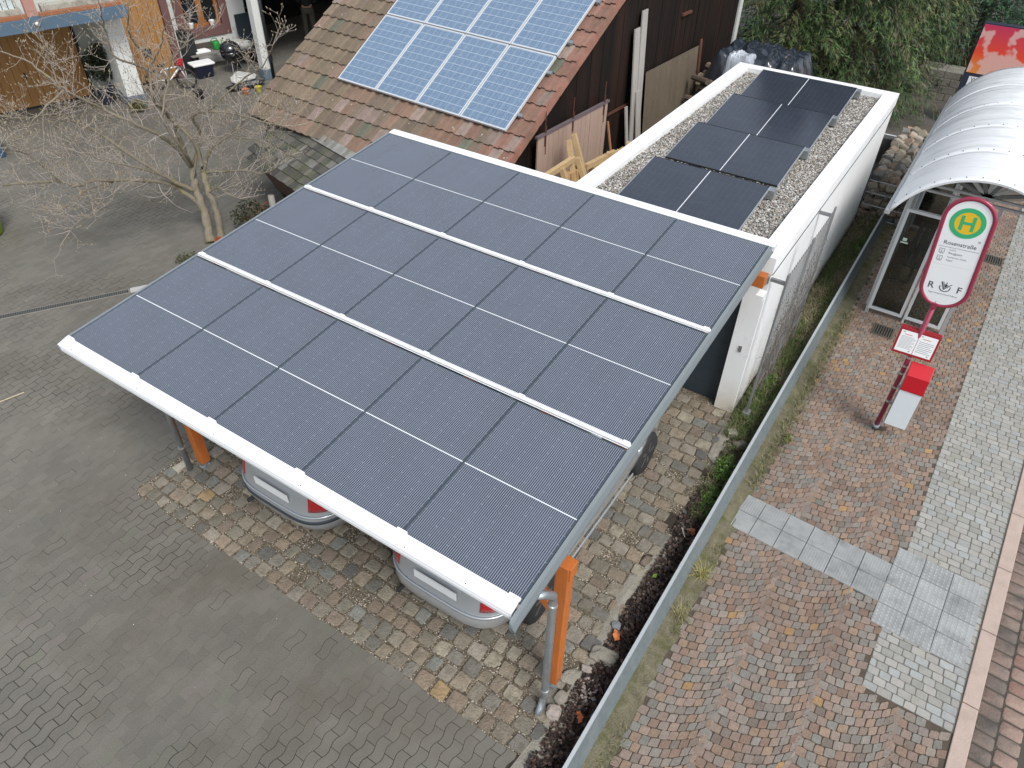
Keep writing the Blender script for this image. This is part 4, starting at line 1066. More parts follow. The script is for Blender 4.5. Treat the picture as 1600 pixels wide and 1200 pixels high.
# dark floor slab in the shed is plain yard paving
def HP(x, y, z): return MH @ Vector((x, y, z))
def place(o, x, y, z=0, rz=0): o.matrix_world = MH @ Matrix.Translation((x, y, z)) @ Matrix.Rotation(rz, 4, 'Z'); return o
def th_h(name, label, cat, x, y, z=0, rz=0, group=None): 
    return thing(name, label, cat, M=MH @ Matrix.Translation((x, y, z)) @ Matrix.Rotation(rz, 4, 'Z'), group=group)
# kettle grill
t = th_h('kettle_grill', 'round black kettle grill with a glossy lid in front of the white wall', 'grill', 5.86, -.45)
m_en = mat('m_enamel', (.008, .009, .013), .12, var=.05, spec=.9)
g = MB(); g.lathe([(.03, .32), (.16, .35), (.25, .43), (.285, .55), (.29, .60)], 32); g.build('bowl', m_en, t, smooth=True)
g = MB(); g.lathe([(.292, .603), (.28, .68), (.22, .77), (.12, .83), (.01, .85)], 32); o = g.build('lid', m_en, t, smooth=True)
g = MB(); g.tube([(-.05, 0, .85), (-.05, 0, .89), (.05, 0, .89), (.05, 0, .85)], .012, 8); g.build('handle', m_black, o)
for a in (0, 120, 240):
    g = MB(); g.tube([(.14*math.cos(R(a)), .14*math.sin(R(a)), .36), (.27*math.cos(R(a)), .27*math.sin(R(a)), .02)], .012, 8); g.build('leg', m_zinc, t)
# watering can on the bench
t = th_h('bench', 'grey garden bench against the white wall under the watering can', 'bench', 5.5, .35)
g = MB(); [g.box(-.55, -.28+.15*i, .43, 1.1, -.16+.15*i, .46) for i in range(3)]; g.build('seat', mat('m_bench_grey', (.20, .19, .17), .8, var=.2), t)
g = MB(); g.box(-.5, .22, .46, .4, .27, .62); g.build('backrest', mat('m_dk_br', (.09, .07, .06), .8, var=.2), t)
for x in (-.5, 1.0):
    g = MB(); g.box(x, -.25, 0, x+.05, .2, .428); g.build('leg', m_dark, t)
t = th_h('watering_can', 'bright green plastic watering can on the bench by the white wall', 'watering can', 5.80, .35, .465, R(15))
m_green = mat('m_green_plastic', (.02, .24, .045), .35, var=.06)
g = MB(); g.lathe([(.10, 0), (.105, .02), (.095, .20), (.085, .215)], 24); g.build('body', m_green, t, smooth=True)
g = MB(); g.tube([(.09, 0, .04), (.16, 0, .10), (.24, 0, .22)], [.028, .018, .012], 10); s_ = g.build('spout', m_green, t, smooth=True)
g = MB(); g.lathe([(.012, 0), (.03, .03)], 12, M=Matrix.Translation((.24, 0, .22)) @ Matrix.Rotation(R(50), 4, 'Y')); g.build('rose', m_dark, s_)
g = MB(); g.tube([(-.09, 0, .05), (-.17, 0, .12), (-.17, 0, .24), (-.08, 0, .30), (.04, 0, .28), (.07, 0, .21)], .012, 8); g.build('handle', m_green, t, smooth=True)
# white plastic things on the bench, sack
g = MB(); g.box(-.22, -.12, 0, .2, .1, .05); g.box(-.15, -.08, .05, .12, .06, .09); T(place(g.build('plastic_tray', m_white, bevel=.015), 5.35, .30, .465), 'crumpled white plastic tray lying on the bench left of the watering can', 'tray')
t = th_h('black_table', 'low dark table carrying the pale sack right of the grill', 'table', 6.45, .1)
g = MB(); g.box(-.3, -.3, .40, .35, .3, .44); g.build('table_top', m_dark, t, bevel=.005)
for x in (-.28, .3):
    g = MB(); g.box(x-.02, -.28, 0, x+.02, .28, .398); g.build('leg', m_dark, t)
rock('sack', 'crumpled pale translucent plastic sack on the low dark table', 'sack', HP(6.45, .1, .53), (.26, .20, .12), mat('m_sack', (.50, .50, .48), .5, var=.15, bump=.8, scale=9), 4.2, rgh=.35)
g = MB(); g.box(-.34, -.02, 0, .34, .02, 1.25); T(place(g.build('dark_panel', mat('m_panel_dark', (.02, .032, .04), .4, var=.1), bevel=.004), 6.85, .42, .0, R(5)), 'tall dark blue panel standing behind the pale sack', 'panel')
# black composter / plant crate and white lidded box
g = MB(); g.box(-.26, -.2, 0, .26, .2, 1.0); 
for i in range(5): g.box(-.24+.1*i, -.19, 1.0, -.18+.1*i, .19, 1.06)
T(place(g.build('black_cabinet', mat('m_blackbox', (.014, .015, .017), .6, var=.2), bevel=.006), 4.92, .42), 'tall black box with a notched top beside the plum door frame', 'cabinet')
t = th_h('storage_box', 'black storage tub with a white lid in front of the tall black box', 'storage box', 5.05, -.25)
g = MB(); g.lathe([(.24, 0), (.29, .30), (.30, .33)], 4, M=Matrix.Diagonal((1.25, .95, 1, 1)) @ Matrix.Rotation(R(45), 4, 'Z')); g.build('tub', mat('m_navy', (.010, .012, .03), .4, var=.1), t, bevel=.02)
g = MB(); g.box(-.31, -.22, .335, .31, .22, .39); g.build('lid', m_white, t, bevel=.03)
# dark flat baskets on the yard
g = MB(); g.lathe([(.20, .0), (.27, .10), (.30, .11), (.28, .09), (.20, .02)], 24, M=Matrix.Diagonal((1.9, .7, 1, 1))); T(place(g.build('tray_basket', m_black, smooth=False), 5.55, -1.85), 'long black plant tray lying on the yard in front of the grill', 'tray')
rock('sack', 'clear crumpled plastic bag lying behind the long black plant tray', 'sack', HP(5.75, -1.25, .10), (.30, .22, .10), mat('m_sack', ()), 1.7, rgh=.35)
for k, (x, y, c, n_) in enumerate(((5.35, -2.25, (.40, .13, .06), 'terracotta coloured'), (5.7, -2.3, (.42, .36, .05), 'yellow'), )):
    g = MB(); g.lathe([(.06, 0), (.09, .13), (.10, .14), (.085, .12)], 16); T(place(g.build('flower_pot', mat('m_pot%d' % k, c, .7, var=.1)), x, y), 'small %s pot on the yard in front of the black plant tray' % n_, 'flower pot')
# child's bicycle
t = th_h('small_bicycle', 'small white and black bicycle with a red bit, parked by the orange door', 'bicycle', 4.0, -.75, 0, R(-25))
for x in (-.38, .38):
    g = MB(); g.tube([(x+.24*math.cos(a*.2618), 0, .25+.24*math.sin(a*.2618)) for a in range(24)], .025, 8, closed=True); w2 = g.build('wheel', m_tyre, t, smooth=True)
    g = MB()
    for a in range(10): g.tube([(x, 0, .25), (x+.22*math.cos(a*.628), 0, .25+.22*math.sin(a*.628))], .003, 4)
    g.build('spokes', m_zinc, w2)
g = MB(); g.tube([(-.38, 0, .25), (-.15, 0, .52), (.27, 0, .58), (.38, 0, .25)], .022, 8); g.tube([(-.15, 0, .52), (-.02, 0, .25), (.27, 0, .55)], .022, 8); g.tube([(-.38, 0, .25), (-.02, 0, .25)], .012, 8); g.build('frame', m_white, t, smooth=True)
g = MB(); g.box(-.25, -.06, .60, -.05, .06, .65); g.build('saddle', m_black, t, bevel=.02)
g = MB(); g.tube([(.27, -.22, .78), (.29, 0, .72), (.27, .22, .78)], .016, 8); g.tube([(.29, 0, .72), (.28, 0, .55)], .016, 8); g.build('handlebar', m_dark, t)
g = MB(); g.box(.22, -.12, .62, .40, .12, .74); g.build('basket', mat('m_red_plastic', (.40, .01, .02), .4, var=.05), t, bevel=.02)
g = MB(); g.lathe([(.10, 0), (.13, .2), (.15, .22)], 16); T(place(g.build('bucket', m_black), 4.25, -1.9), 'small dark bucket standing alone on the yard in front of the bicycle', 'bucket')
for k, x in enumerate((5.37, 5.98)):
    g = MB(); g.lathe([(.05, 0), (.075, .10), (.08, .13), (.06, .115)], 16); T(place(g.build('flower_pot', m_white), x, wy+.03, .985), ('pale pot at the left end' if k == 0 else 'white ribbed pot at the right end')+' of the plum window sill', 'flower pot')
# shrub in the recess between garage door and pillar
def leafball(name, label, cat, c, rad, n_, cols, size, seed, parent_label=None, kind=None, stem=True, aspect=2.0):
    rnd = random.Random(seed); t = thing(name, label, cat, c)
    g = MB()
    for k in range(n_):
        a, b_ = rnd.uniform(0, 6.283), rnd.uniform(-1, 1); s_ = math.sqrt(1-b_*b_); rr = rnd.random()**.4
        p = Vector((s_*math.cos(a)*rad[0]*rr, s_*math.sin(a)*rad[1]*rr, b_*rad[2]*rr+rad[2]))
        p *= 1+.35*noise.noise(p*2.5+Vector((seed, 0, 0)))
        d = Vector((rnd.uniform(-1, 1), rnd.uniform(-1, 1), rnd.uniform(-.6, 1))).normalized(); u = d.cross(Vector((rnd.uniform(-1, 1), rnd.uniform(-1, 1), rnd.uniform(-1, 1)))).normalized()
        l = size*rnd.uniform(.6, 1.3); w2 = l/aspect
        g.add([p-d*l/2, p+u*w2/2, p+d*l/2, p-u*w2/2], [(0, 1, 2, 3)], shade(rnd.choice(cols), .3))
    g.build('foliage', mat('m_leaf', (0, 0, 0), .6, vcol=True, var=.15), t, recalc=False)
    if stem:
        s2 = MB()
        for k in range(7):
            a = rnd.uniform(0, 6.28); s2.tube([(0, 0, 0), (rad[0]*.3*math.cos(a), rad[1]*.3*math.sin(a), rad[2]*.8), (rad[0]*.7*math.cos(a), rad[1]*.7*math.sin(a), rad[2]*1.6)], [.02, .012, .004], 5)
        s2.build('stem', mat('m_bark_dk', (.10, .08, .06), .9, var=.3), t)
    return t
DG = [(.035, .055, .018), (.05, .075, .02), (.025, .04, .015), (.07, .085, .03)]
leafball('shrub', 'dark evergreen shrub in the grey recess between garage door and pillar', 'shrub', HP(2.45, -.5, .45), (.35, .35, .45), 1500, [(.02, .028, .012), (.03, .04, .015)], .09, 3)
leafball('shrub', 'low olive green plant at the foot of the white pillar', 'shrub', HP(2.7, -1.75, 0), (.28, .22, .14), 500, [(.09, .085, .02), (.12, .11, .03)], .06, 5)
g = MB(); g.lathe([(.13, 0), (.18, .3), (.2, .32)], 18); T(place(g.build('plant_tub', mat('m_navytub', (.02, .025, .045), .5), smooth=False), 2.3, -.75), 'dark blue plant tub on the ground in the grey recess', 'plant tub')
g = MB(); g.box(-.3, -.25, 0, .3, .25, .5); o = g.build('blue_crate', mat('m_bluebox', (.02, .07, .13), .5, var=.1), bevel=.02); o.location = (-10.95, 4.12, 0); o.rotation_euler = (0, 0, 1.2); T(o, 'dark blue box at the left edge of the yard', 'crate')
t = thing('wheelie_bin', 'lime green bin just in view at the left edge of the yard', 'bin', (-7.50, 2.22, 0), 0)
m_lime = mat('m_lime', (.36, .55, .02), .4, var=.05)
g = MB(); g.lathe([(.27, .03), (.33, .5), (.36, .82)], 24); g.build('body', m_lime, t, smooth=True, bevel=0)
g = MB(); g.lathe([(.375, .825), (.37, .86), (.2, .92), (.01, .93)], 24); g.build('lid', m_lime, t, smooth=True)

# person standing in the dark shed doorway (seen from the chest down in the photograph)
pt = th_h('person', 'person in a dark jacket and olive trousers holding a pale card, in the dark shed', 'person', 9.05, .92, 0, R(150))
def skin_mesh(name, verts, edges, radii, mt, parent, root=0, levels=2):
    me = bpy.data.meshes.new(name); me.from_pydata(verts, edges, []); o = bpy.data.objects.new(name, me); col.objects.link(o)
    md = o.modifiers.new('skin', 'SKIN'); md.use_smooth_shade = True
    for v, r_ in zip(me.skin_vertices[0].data, radii): v.radius = (r_, r_) if not isinstance(r_, tuple) else r_
    me.skin_vertices[0].data[root].use_root = True
    s2 = o.modifiers.new('sub', 'SUBSURF'); s2.levels = levels; s2.render_levels = levels
    bpy.context.view_layer.update()
    m2 = bpy.data.meshes.new_from_object(o.evaluated_get(bpy.context.evaluated_depsgraph_get())); o.modifiers.clear(); o.data = m2
    m2.materials.clear(); m2.materials.append(mt); m2.polygons.foreach_set('use_smooth', [True]*len(m2.polygons)); o.parent = parent; return o
m_skin = mat('m_skin', (.45, .22, .15), .55, var=.05); m_jacket = mat('m_jacket', (.012, .014, .018), .8, var=.2); m_trous = mat('m_trousers', (.085, .08, .06), .85, var=.2)
# body: pelvis, torso, neck, head, legs, arms, hands - one continuous surface
V = [(0, 0, .98), (0, 0, 1.15), (0, .01, 1.32), (0, .02, 1.46), (0, .02, 1.54), (0, -.005, 1.64), (0, -.01, 1.74),
     (-.10, 0, .92), (-.115, -.01, .50), (-.12, .02, .09), (-.12, -.11, .035), (.10, 0, .92), (.115, -.01, .50), (.12, .02, .09), (.12, -.11, .035),
     (-.19, .02, 1.43), (-.25, .03, 1.16), (-.13, -.22, 1.06), (-.06, -.29, 1.07), (.19, .02, 1.43), (.25, .03, 1.16), (.15, -.22, 1.08), (.075, -.29, 1.09)]
Ed = [(0, 1), (1, 2), (2, 3), (3, 4), (4, 5), (5, 6), (0, 7), (7, 8), (8, 9), (9, 10), (0, 11), (11, 12), (12, 13), (13, 14), (3, 15), (15, 16), (16, 17), (17, 18), (3, 19), (19, 20), (20, 21), (21, 22)]
Rd = [(.155, .11), (.145, .10), (.16, .11), (.12, .09), .055, (.075, .095), (.06, .075), .09, .06, .042, .035, .09, .06, .042, .035, .06, .048, .034, .03, .06, .048, .034, .03]
skin_mesh('body', V, Ed, Rd, m_skin, pt)
skin_mesh('jacket', V[0:4]+V[15:18]+V[19:22], [(0, 1), (1, 2), (2, 3), (3, 4), (4, 5), (5, 6), (3, 7), (7, 8), (8, 9)], [(.18, .135), (.17, .125), (.185, .135), (.135, .105), .078, .064, .047, .078, .064, .047], m_jacket, pt)
skin_mesh('trousers', [V[0], V[7], V[8], V[9], V[11], V[12], V[13]], [(0, 1), (1, 2), (2, 3), (0, 4), (4, 5), (5, 6)], [(.165, .12), .11, .085, .068, .11, .085, .068], m_trous, pt)
skin_mesh('shoe', [(-.12, .05, .05), (-.12, -.15, .04)], [(0, 1)], [.05, .042], m_dark, pt); skin_mesh('shoe', [(.12, .05, .05), (.12, -.15, .04)], [(0, 1)], [.05, .042], m_dark, pt)
skin_mesh('hair', [(0, .02, 1.70), (0, .01, 1.77)], [(0, 1)], [(.085, .10), (.07, .085)], mat('m_hair', (.05, .035, .025), .8), pt)
def hand(sx, wrist):
    w_ = Vector(wrist)
    for k in range(4):
        o_ = Vector((-sx*.0, 0, 0)); base = w_+Vector((-sx*.012, -.035, .028-.019*k)); L_ = (.075, .085, .08, .062)[k]
        skin_mesh('finger', [tuple(base), tuple(base+Vector((-sx*.03, -L_*.45, 0))), tuple(base+Vector((-sx*.055, -L_*.6, -.004)))], [(0, 1), (1, 2)], [.010, .009, .007], m_skin, pt, levels=1)
    skin_mesh('thumb', [tuple(w_+Vector((0, -.005, .028))), tuple(w_+Vector((-sx*.02, -.03, .055))), tuple(w_+Vector((-sx*.035, -.055, .06)))], [(0, 1), (1, 2)], [.012, .010, .008], m_skin, pt, levels=1)
hand(-1, V[18]); hand(1, V[22])
g = MB(); g.box(-.04, -.008, -.07, .04, 0, .09); cdm = g.build('card', m_white); cdm.matrix_world = MH @ Matrix.Translation((9.05, .92, 0)) @ Matrix.Rotation(R(150), 4, 'Z') @ Matrix.Translation((-.005, -.36, 1.14)) @ Matrix.Rotation(R(-25), 4, 'X')
T(cdm, 'small pale card held in the hands of the person in the shed', 'card')

# ================================================================== channel drain, stick, ground bits
t = thing('drain_channel', 'long dark slotted drain channel let into the yard paving', 'drain', (0, 0, 0))
p0, p1 = Vector((-4.95, .55, .003)), Vector((-3.70, 2.56, .003)); d = (p1-p0).normalized(); nn_ = Vector((-d.y, d.x, 0))
g = MB(); g.beam(p0+Vector((0, 0, -.03))-d*3.4, p1+Vector((0, 0, -.03)), .13, .07); g.build('edge_frame', mat('m_drainedge', (.23, .22, .19), .8, var=.2), t)
g = MB(); s_ = -3.3; Ltot = (p1-p0).length
g.beam(p0-d*3.38+Vector((0, 0, .002)), p1-d*.02+Vector((0, 0, .002)), .10, .008, c=(.03, .03, .03))
while s_ < Ltot-.04:
    a = p0+d*s_+Vector((0, 0, .008)); g.beam(a-nn_*.045, a+nn_*.045, .018, .004, c=(.10, .10, .095)); s_ += .034
g.build('grating', mat('m_grate', (0, 0, 0), .6, vcol=True), t)
g = MB(); g.beam(p1+d*.01, p1+d*.30, .13, .03); T(g.build('drain_cover_slab', mat('m_paleslab', (.42, .42, .40), .85, var=.15)), 'pale concrete slab closing the upper end of the drain channel', 'slab')
g = MB(); g.tube([(-2.95, -.95, .008), (-2.8, -.42, .008), (-2.65, .13, .008)], .008, 6); T(g.build('stick', mat('m_stick', (.50, .42, .28), .8)), 'thin pale stick lying on the grey yard paving', 'stick')

# ================================================================== MAGNOLIA
LIMBS = {
'trunk':[(-3.91,4.42,0.00),(-4.12,4.58,0.50),(-4.34,4.69,0.90),(-4.50,4.83,1.15)],
'trunk2':[(-3.88,4.62,0.00),(-3.93,4.71,0.50),(-4.03,4.72,0.85),(-4.16,4.81,1.15)],
'A':[(-4.24,4.62,0.60),(-4.47,4.34,1.00),(-4.65,3.95,1.20),(-4.99,3.31,1.35),(-5.07,3.01,1.35),(-5.31,2.89,1.40),(-5.44,2.51,1.50),(-5.46,2.09,1.60)],
'A2':[(-4.96,3.59,1.25),(-4.69,3.12,1.30),(-4.32,2.78,1.20),(-4.11,2.41,1.25),(-4.05,2.19,1.20)],
'B':[(-4.29,4.66,0.80),(-4.40,4.25,1.20),(-4.72,3.87,1.70),(-5.02,3.62,2.10),(-4.97,3.27,2.40),(-5.12,3.17,2.50),(-4.78,2.53,2.70),(-4.91,2.27,2.80)],
'B2':[(-4.40,4.25,1.20),(-4.32,3.73,1.60),(-4.37,3.23,1.90),(-4.33,3.00,2.10),(-4.18,2.67,2.20)],
'C':[(-4.50,4.83,1.15),(-4.45,4.56,1.70),(-4.46,4.05,2.20),(-4.75,3.71,2.50),(-4.87,3.29,2.90),(-5.41,3.22,3.20),(-5.69,2.96,3.40)],
'C2':[(-4.75,3.71,2.50),(-4.75,3.38,2.80),(-4.91,3.25,3.00),(-5.18,3.39,3.20),(-5.12,3.32,3.60),(-5.46,3.34,3.90)],
'D':[(-4.50,4.83,1.15),(-4.37,4.67,1.80),(-4.42,4.61,2.20),(-4.22,4.30,2.60),(-4.33,4.43,3.00),(-4.36,3.98,3.30),(-4.27,3.91,3.70),(-3.82,3.69,4.20)],
'D2':[(-4.33,4.43,3.00),(-3.91,4.49,3.40),(-3.50,4.44,3.80),(-3.16,4.58,4.00)],
'E':[(-4.16,4.81,1.15),(-4.13,4.79,1.70),(-4.24,4.55,2.20),(-4.25,4.47,2.70),(-4.38,4.59,3.10),(-4.37,4.34,3.50),(-3.82,4.08,4.00)],
'F':[(-4.50,4.83,1.15),(-4.40,5.10,1.7),(-4.24,4.95,2.1),(-3.9,5.05,2.25),(-3.25,5.25,2.25),(-2.75,5.25,2.25),(-2.35,5.35,2.25)],
'F2':[(-3.9,5.05,2.25),(-3.25,5.35,2.8),(-2.75,5.45,3.1),(-2.35,5.4,3.5)],
'G':[(-4.16,4.81,1.15),(-3.95,4.95,1.6),(-3.62,5.15,1.85),(-3.4,5.35,2.1),(-3.1,5.4,2.25),(-2.6,5.6,2.3)],
'H':[(-4.16,4.81,1.15),(-3.75,4.90,1.25),(-3.3,5.0,1.35),(-2.8,5.1,1.4),(-2.5,5.2,1.6)],
'I':[(-4.03,4.72,0.85),(-3.75,4.75,1.0),(-3.45,4.70,1.0),(-3.2,4.75,.95)],
'J':[(-4.50,4.83,1.15),(-4.15,4.56,1.60),(-4.04,4.27,2.30),(-4.11,4.58,2.80),(-3.96,4.69,3.20),(-3.62,4.90,3.50),(-3.16,4.96,3.70)],
'K':[(-4.96,3.59,1.25),(-4.66,2.88,1.40),(-4.25,2.38,1.50),(-4.11,2.09,1.50)],
'M':[(-4.34,4.69,0.90),(-4.20,4.80,1.5),(-4.0,5.0,1.75),(-3.4,5.2,1.85),(-2.85,5.25,1.9)],
'N':[(-4.87,3.29,2.90),(-4.75,2.71,2.70),(-4.43,2.19,2.60),(-4.24,1.90,2.60)],
'O':[(-5.31,2.89,1.40),(-5.33,2.68,1.80),(-5.34,2.56,2.00),(-5.10,2.30,2.20)],
}
rt = random.Random(11)
tree = thing('magnolia_tree', 'bare magnolia with pale twigs and furry buds left of the carport', 'tree', (-3.9, 4.5, 0))
Moff = Matrix.Translation((3.9, -4.5, 0))
def spline(P_, n=5):
    P_ = [Vector(p) for p in P_]; out = []
    for i in range(len(P_)-1):
        a = P_[max(i-1, 0)]; b_ = P_[i]; c = P_[i+1]; d_ = P_[min(i+2, len(P_)-1)]
        for k in range(n):
            t_ = k/n; out.append(.5*((2*b_)+(-a+c)*t_+(2*a-5*b_+4*c-d_)*t_*t_+(-a+3*b_-3*c+d_)*t_**3))
    out.append(P_[-1]); return out
m_bark = mat('m_bark', (.215, .185, .14), .9, var=.35, scale=9, bump=.6, bscale=40, dirt=(.19, .18, .05), dirtamt=.7, dscale=3.5, fine=80)
m_twig = mat('m_twig', (0, 0, 0), .8, vcol=True, var=.15)
R0 = {'trunk': (.085, .06), 'trunk2': (.07, .05), 'A': (.05, .014), 'B': (.045, .010), 'C': (.045, .009), 'D': (.042, .008), 'E': (.042, .008), 'J': (.03, .007), 'F': (.035, .009), 'G': (.03, .008), 'H': (.028, .007), 'M': (.025, .007), 'I': (.022, .008)}
twig = MB(); buds = MB()
TC = [(.36, .305, .25), (.42, .37, .32), (.32, .265, .225), (.40, .34, .31)]
def bud(p, d_):
    d_ = (d_.normalized()+Vector((0, 0, .8))).normalized(); l = rt.uniform(.024, .038)
    buds.tube([p-d_*.004, p+d_*l*.35, p+d_*l*.7, p+d_*l], [.0025, .0062, .0052, .001], 5, c=shade((.31, .26, .18), .25), cap=False)
def grow(p, d_, length, r_, depth):
    pts = [p.copy()]; q = p.copy(); n_ = max(3, int(length/.06)); dd = d_.normalized(); kids = []
    for i in range(n_):
        dd = (dd+Vector((rt.gauss(0, .16), rt.gauss(0, .16), rt.gauss(.05, .12)))).normalized(); q = q+dd*length/n_; pts.append(q.copy())
        if depth > 0 and i > 0 and rt.random() < (.56 if depth > 1 else .45): kids.append((q.copy(), dd.copy(), 1-i/n_))
    if max(p_.x for p_ in pts) > -.15 and any(-.3 < p_.y < 5.7 and p_.x > -.15 for p_ in pts): return
    if any((-2.45 < p_.x and p_.z < 2.1 and p_.y > 6.3) for p_ in pts): pass
    k = len(pts); twig.tube(pts, [r_*(1-.7*i/(k-1)) for i in range(k)], 4 if r_ < .006 else 5, c=shade(rt.choice(TC), .15), cap=False)
    bud(pts[-1], dd)
    if rt.random() < .3: bud(pts[k//2], (dd+Vector((rt.uniform(-1, 1), rt.uniform(-1, 1), .4))).normalized())
    for (kp, kd, f) in kids:
        s_ = Vector((rt.gauss(0, 1), rt.gauss(0, 1), rt.gauss(.35, .6))); s_ = (s_-kd*s_.dot(kd)).normalized()
        grow(kp, kd*.55+s_*.9, length*rt.uniform(.35, .65)*(0.6+.4*f), r_*.62, depth-1)
tr_ = MB()
for nme, P_ in LIMBS.items():
    S = spline(P_, 6); r0, r1 = R0.get(nme, (.018, .006)); k = len(S); 
    S = [s_+Vector((rt.gauss(0, .008), rt.gauss(0, .008), rt.gauss(0, .006))) if 0 < i < k-1 else s_ for i, s_ in enumerate(S)]
    rad = [max(r1, r0+(r1-r0)*(i/(k-1))**.75)*(1+.10*math.sin(i*1.7)) for i in range(k)]
    if nme.startswith('trunk'): rad[0] *= 1.35; tr_.tube(S, rad, 12)
    else:
        g = MB(); g.tube(S, rad, 8); o = g.build('limb', m_bark, tree, smooth=True); o.data.transform(Moff)
        for i in range(5, k, 1):
            if rt.random() < .85:
                t_ = (S[min(i+1, k-1)]-S[i-1]).normalized(); s_ = Vector((rt.gauss(0, 1), rt.gauss(0, 1), rt.gauss(.5, .6))); s_ = (s_-t_*s_.dot(t_)).normalized()
                f = i/k; grow(S[i], t_*.5+s_, rt.uniform(.3, .75)*(1.15-.35*f), max(.0042, rad[i]*.35) if rad[i] < .02 else .0065, 2)
        t_ = (S[-1]-S[-3]).normalized(); grow(S[-1], t_, .55, .006, 2); grow(S[-1], t_+Vector((.2, .1, .4)), .4, .005, 2)
o = tr_.build('trunk', m_bark, tree, smooth=True); o.data.transform(Moff)
o = twig.build('twigs', m_twig, tree, smooth=True, recalc=False); o.data.transform(Moff)
o = buds.build('buds', mat('m_bud', (0, 0, 0), .9, vcol=True, var=.1), tree, smooth=True, recalc=False); o.data.transform(Moff)
print('TWIG FACES', len(twig.f), len(buds.f))
# ground plants around its foot
leafball('shrub', 'dark low shrub behind the magnolia trunk at the carport edge', 'shrub', (-3.5, 5.2, 0), (.40, .38, .28), 1500, [(.03, .04, .015), (.04, .05, .018), (.022, .03, .012), (.07, .05, .025)], .06, 21)
leafball('shrub', 'green creeping shrub under the carport edge in front of the magnolia', 'shrub', (-3.35, 3.75, 0), (.62, .30, .07), 900, [(.08, .085, .03), (.06, .07, .022), (.11, .095, .045)], .05, 22)
leafball('shrub', 'thin dry shrub with dark twigs beside the woodshed eave', 'shrub', (-3.2, 5.0, .0), (.25, .3, .34), 700, [(.05, .04, .02), (.10, .08, .04)], .05, 23)
m_or = mat('m_orange_pl', (.30, .085, .03), .6, var=.15)
g = MB(); g.lathe([(.06, 0), (.09, .08), (.10, .13), (.085, .12), (.05, .02)], 18, M=Matrix.Rotation(R(50), 4, 'Y')); o = g.build('orange_pot', m_or, smooth=True); o.location = (-3.72, 4.42, .02); T(o, 'tipped orange pot at the foot of the magnolia by the carport edge', 'flower pot')
g = MB(); g.tube([(.16*math.cos(a*.3), .12*math.sin(a*.3), .16+.05*math.sin(a*.3)) for a in range(16)], .012, 6); o = g.build('orange_hoop', m_or, smooth=True); o.location = (-3.75, 5.75, .05); T(o, 'curled orange band lying near the dark shrub and woodshed', 'band')
g = MB(); g.tube([(0, 0, 0), (.02, 0, .6)], .06, 10); o = g.build('grey_stake', m_greyb, smooth=True); o.location = (-3.45, 5.6, 0); T(o, 'short grey stake beside the curled orange band', 'stake')
# ================================================================== low steel rail along the planting bed
m_galv = mat('m_galvanised', (.19, .225, .24), .5, metal=.35, var=.22, scale=14, fine=24, dirt=(.27, .30, .31), dirtamt=.6, dscale=4)
rl = thing('edge_rail', 'long low galvanised steel rail between planting bed and mossy kerb', 'rail', (6.33, 0, 0))
g = MB(); g.prism([(0, 0), (.015, 0), (.078, 0), (.078, .055), (.012, .30), (0, .30)], -2, 13.0, M=Matrix(((1, 0, 0, 0), (0, 0, 1, 0), (0, 1, 0, 0), (0, 0, 0, 1)))); g.build('side_plate', m_galv, rl)
g = MB(); g.box(-.022, -2, .302, .012, 13.0, .312); g.build('top_flange', mat('m_galv_lit', (.50, .54, .55), .45, metal=.3, var=.12, scale=12), rl)  # paler copy of the galvanised steel, edge highlight painted into its colour
for k in range(8):
    g = MB(); g.box(-.03, -1.6+k*2, .0, -.002, -1.54+k*2, .30); g.build('post', m_galv, rl)

# ================================================================== bus stop sign
m_mar = mat('m_maroon', (.27, .022, .055), .4, var=.08, coat=.3); m_redp = mat('m_signal_red', (.50, .006, .016), .4, var=.03); m_sw = mat('m_sign_white', (.82, .84, .84), .4, var=.01)
m_ink = mat('m_ink', (.05, .06, .07), .6, var=0.01); m_ink2 = mat('m_ink_grey', (.26, .28, .30), .6, var=.01)
bs_ = thing('bus_stop_sign', 'bus stop sign on a maroon pole reading Rosenstraße with a green H emblem', 'bus stop sign', (7.61, 6.27, 0))
lean = -.085
def PX(z): return (lean*max(0, z-1.6)*.9+.0, 0, z)
g = MB(); g.tube([(-.01, 0, .0), (0, 0, 1.0), (0, 0, 2.12)], .031, 20); g.build('pole', m_mar, bs_, smooth=True)
g = MB(); g.tube([(-.01, 0, .0), (-.01, 0, .07)], .045, 20); g.build('pole_collar', m_zinc, bs_, smooth=True)
for z in (.50, .74, .98, 1.10, 1.24):
    g = MB(); g.tube([(0, 0, z), (0, 0, z+.028)], .036, 18); g.build('clamp', mat('m_zinc_bright', ()), bs_)
sw, sh_ = .52, 1.37
Msg = Matrix.Translation((.045, -.02, 2.06)) @ Matrix.Rotation(R(-2.0), 4, 'Z') @ Matrix.Rotation(lean, 4, 'Y') @ Matrix.Rotation(R(90), 4, 'X')
def capsule(w_, h_, n_=24, cy=0):
    r_ = w_/2; pts = []
    for i in range(n_+1): a = math.pi*i/n_; pts.append((r_*math.cos(a), cy+h_-r_+r_*math.sin(a)))
    for i in range(n_+1): a = math.pi+math.pi*i/n_; pts.append((r_*math.cos(a), cy+r_+r_*math.sin(a)))
    return pts
g = MB(); rim_ = capsule(sw-.03, sh_-.03, cy=.015); g.tube([(p[0], p[1], 0) for p in rim_ if True], .026, 10, closed=True)
o = g.build('sign_frame', m_mar, bs_, smooth=True); o.data.transform(Msg)
g = MB(); g.prism(capsule(sw-.05, sh_-.05, cy=.025), -.012, .012); o = g.build('sign_face', m_sw, bs_); o.data.transform(Msg); face = o
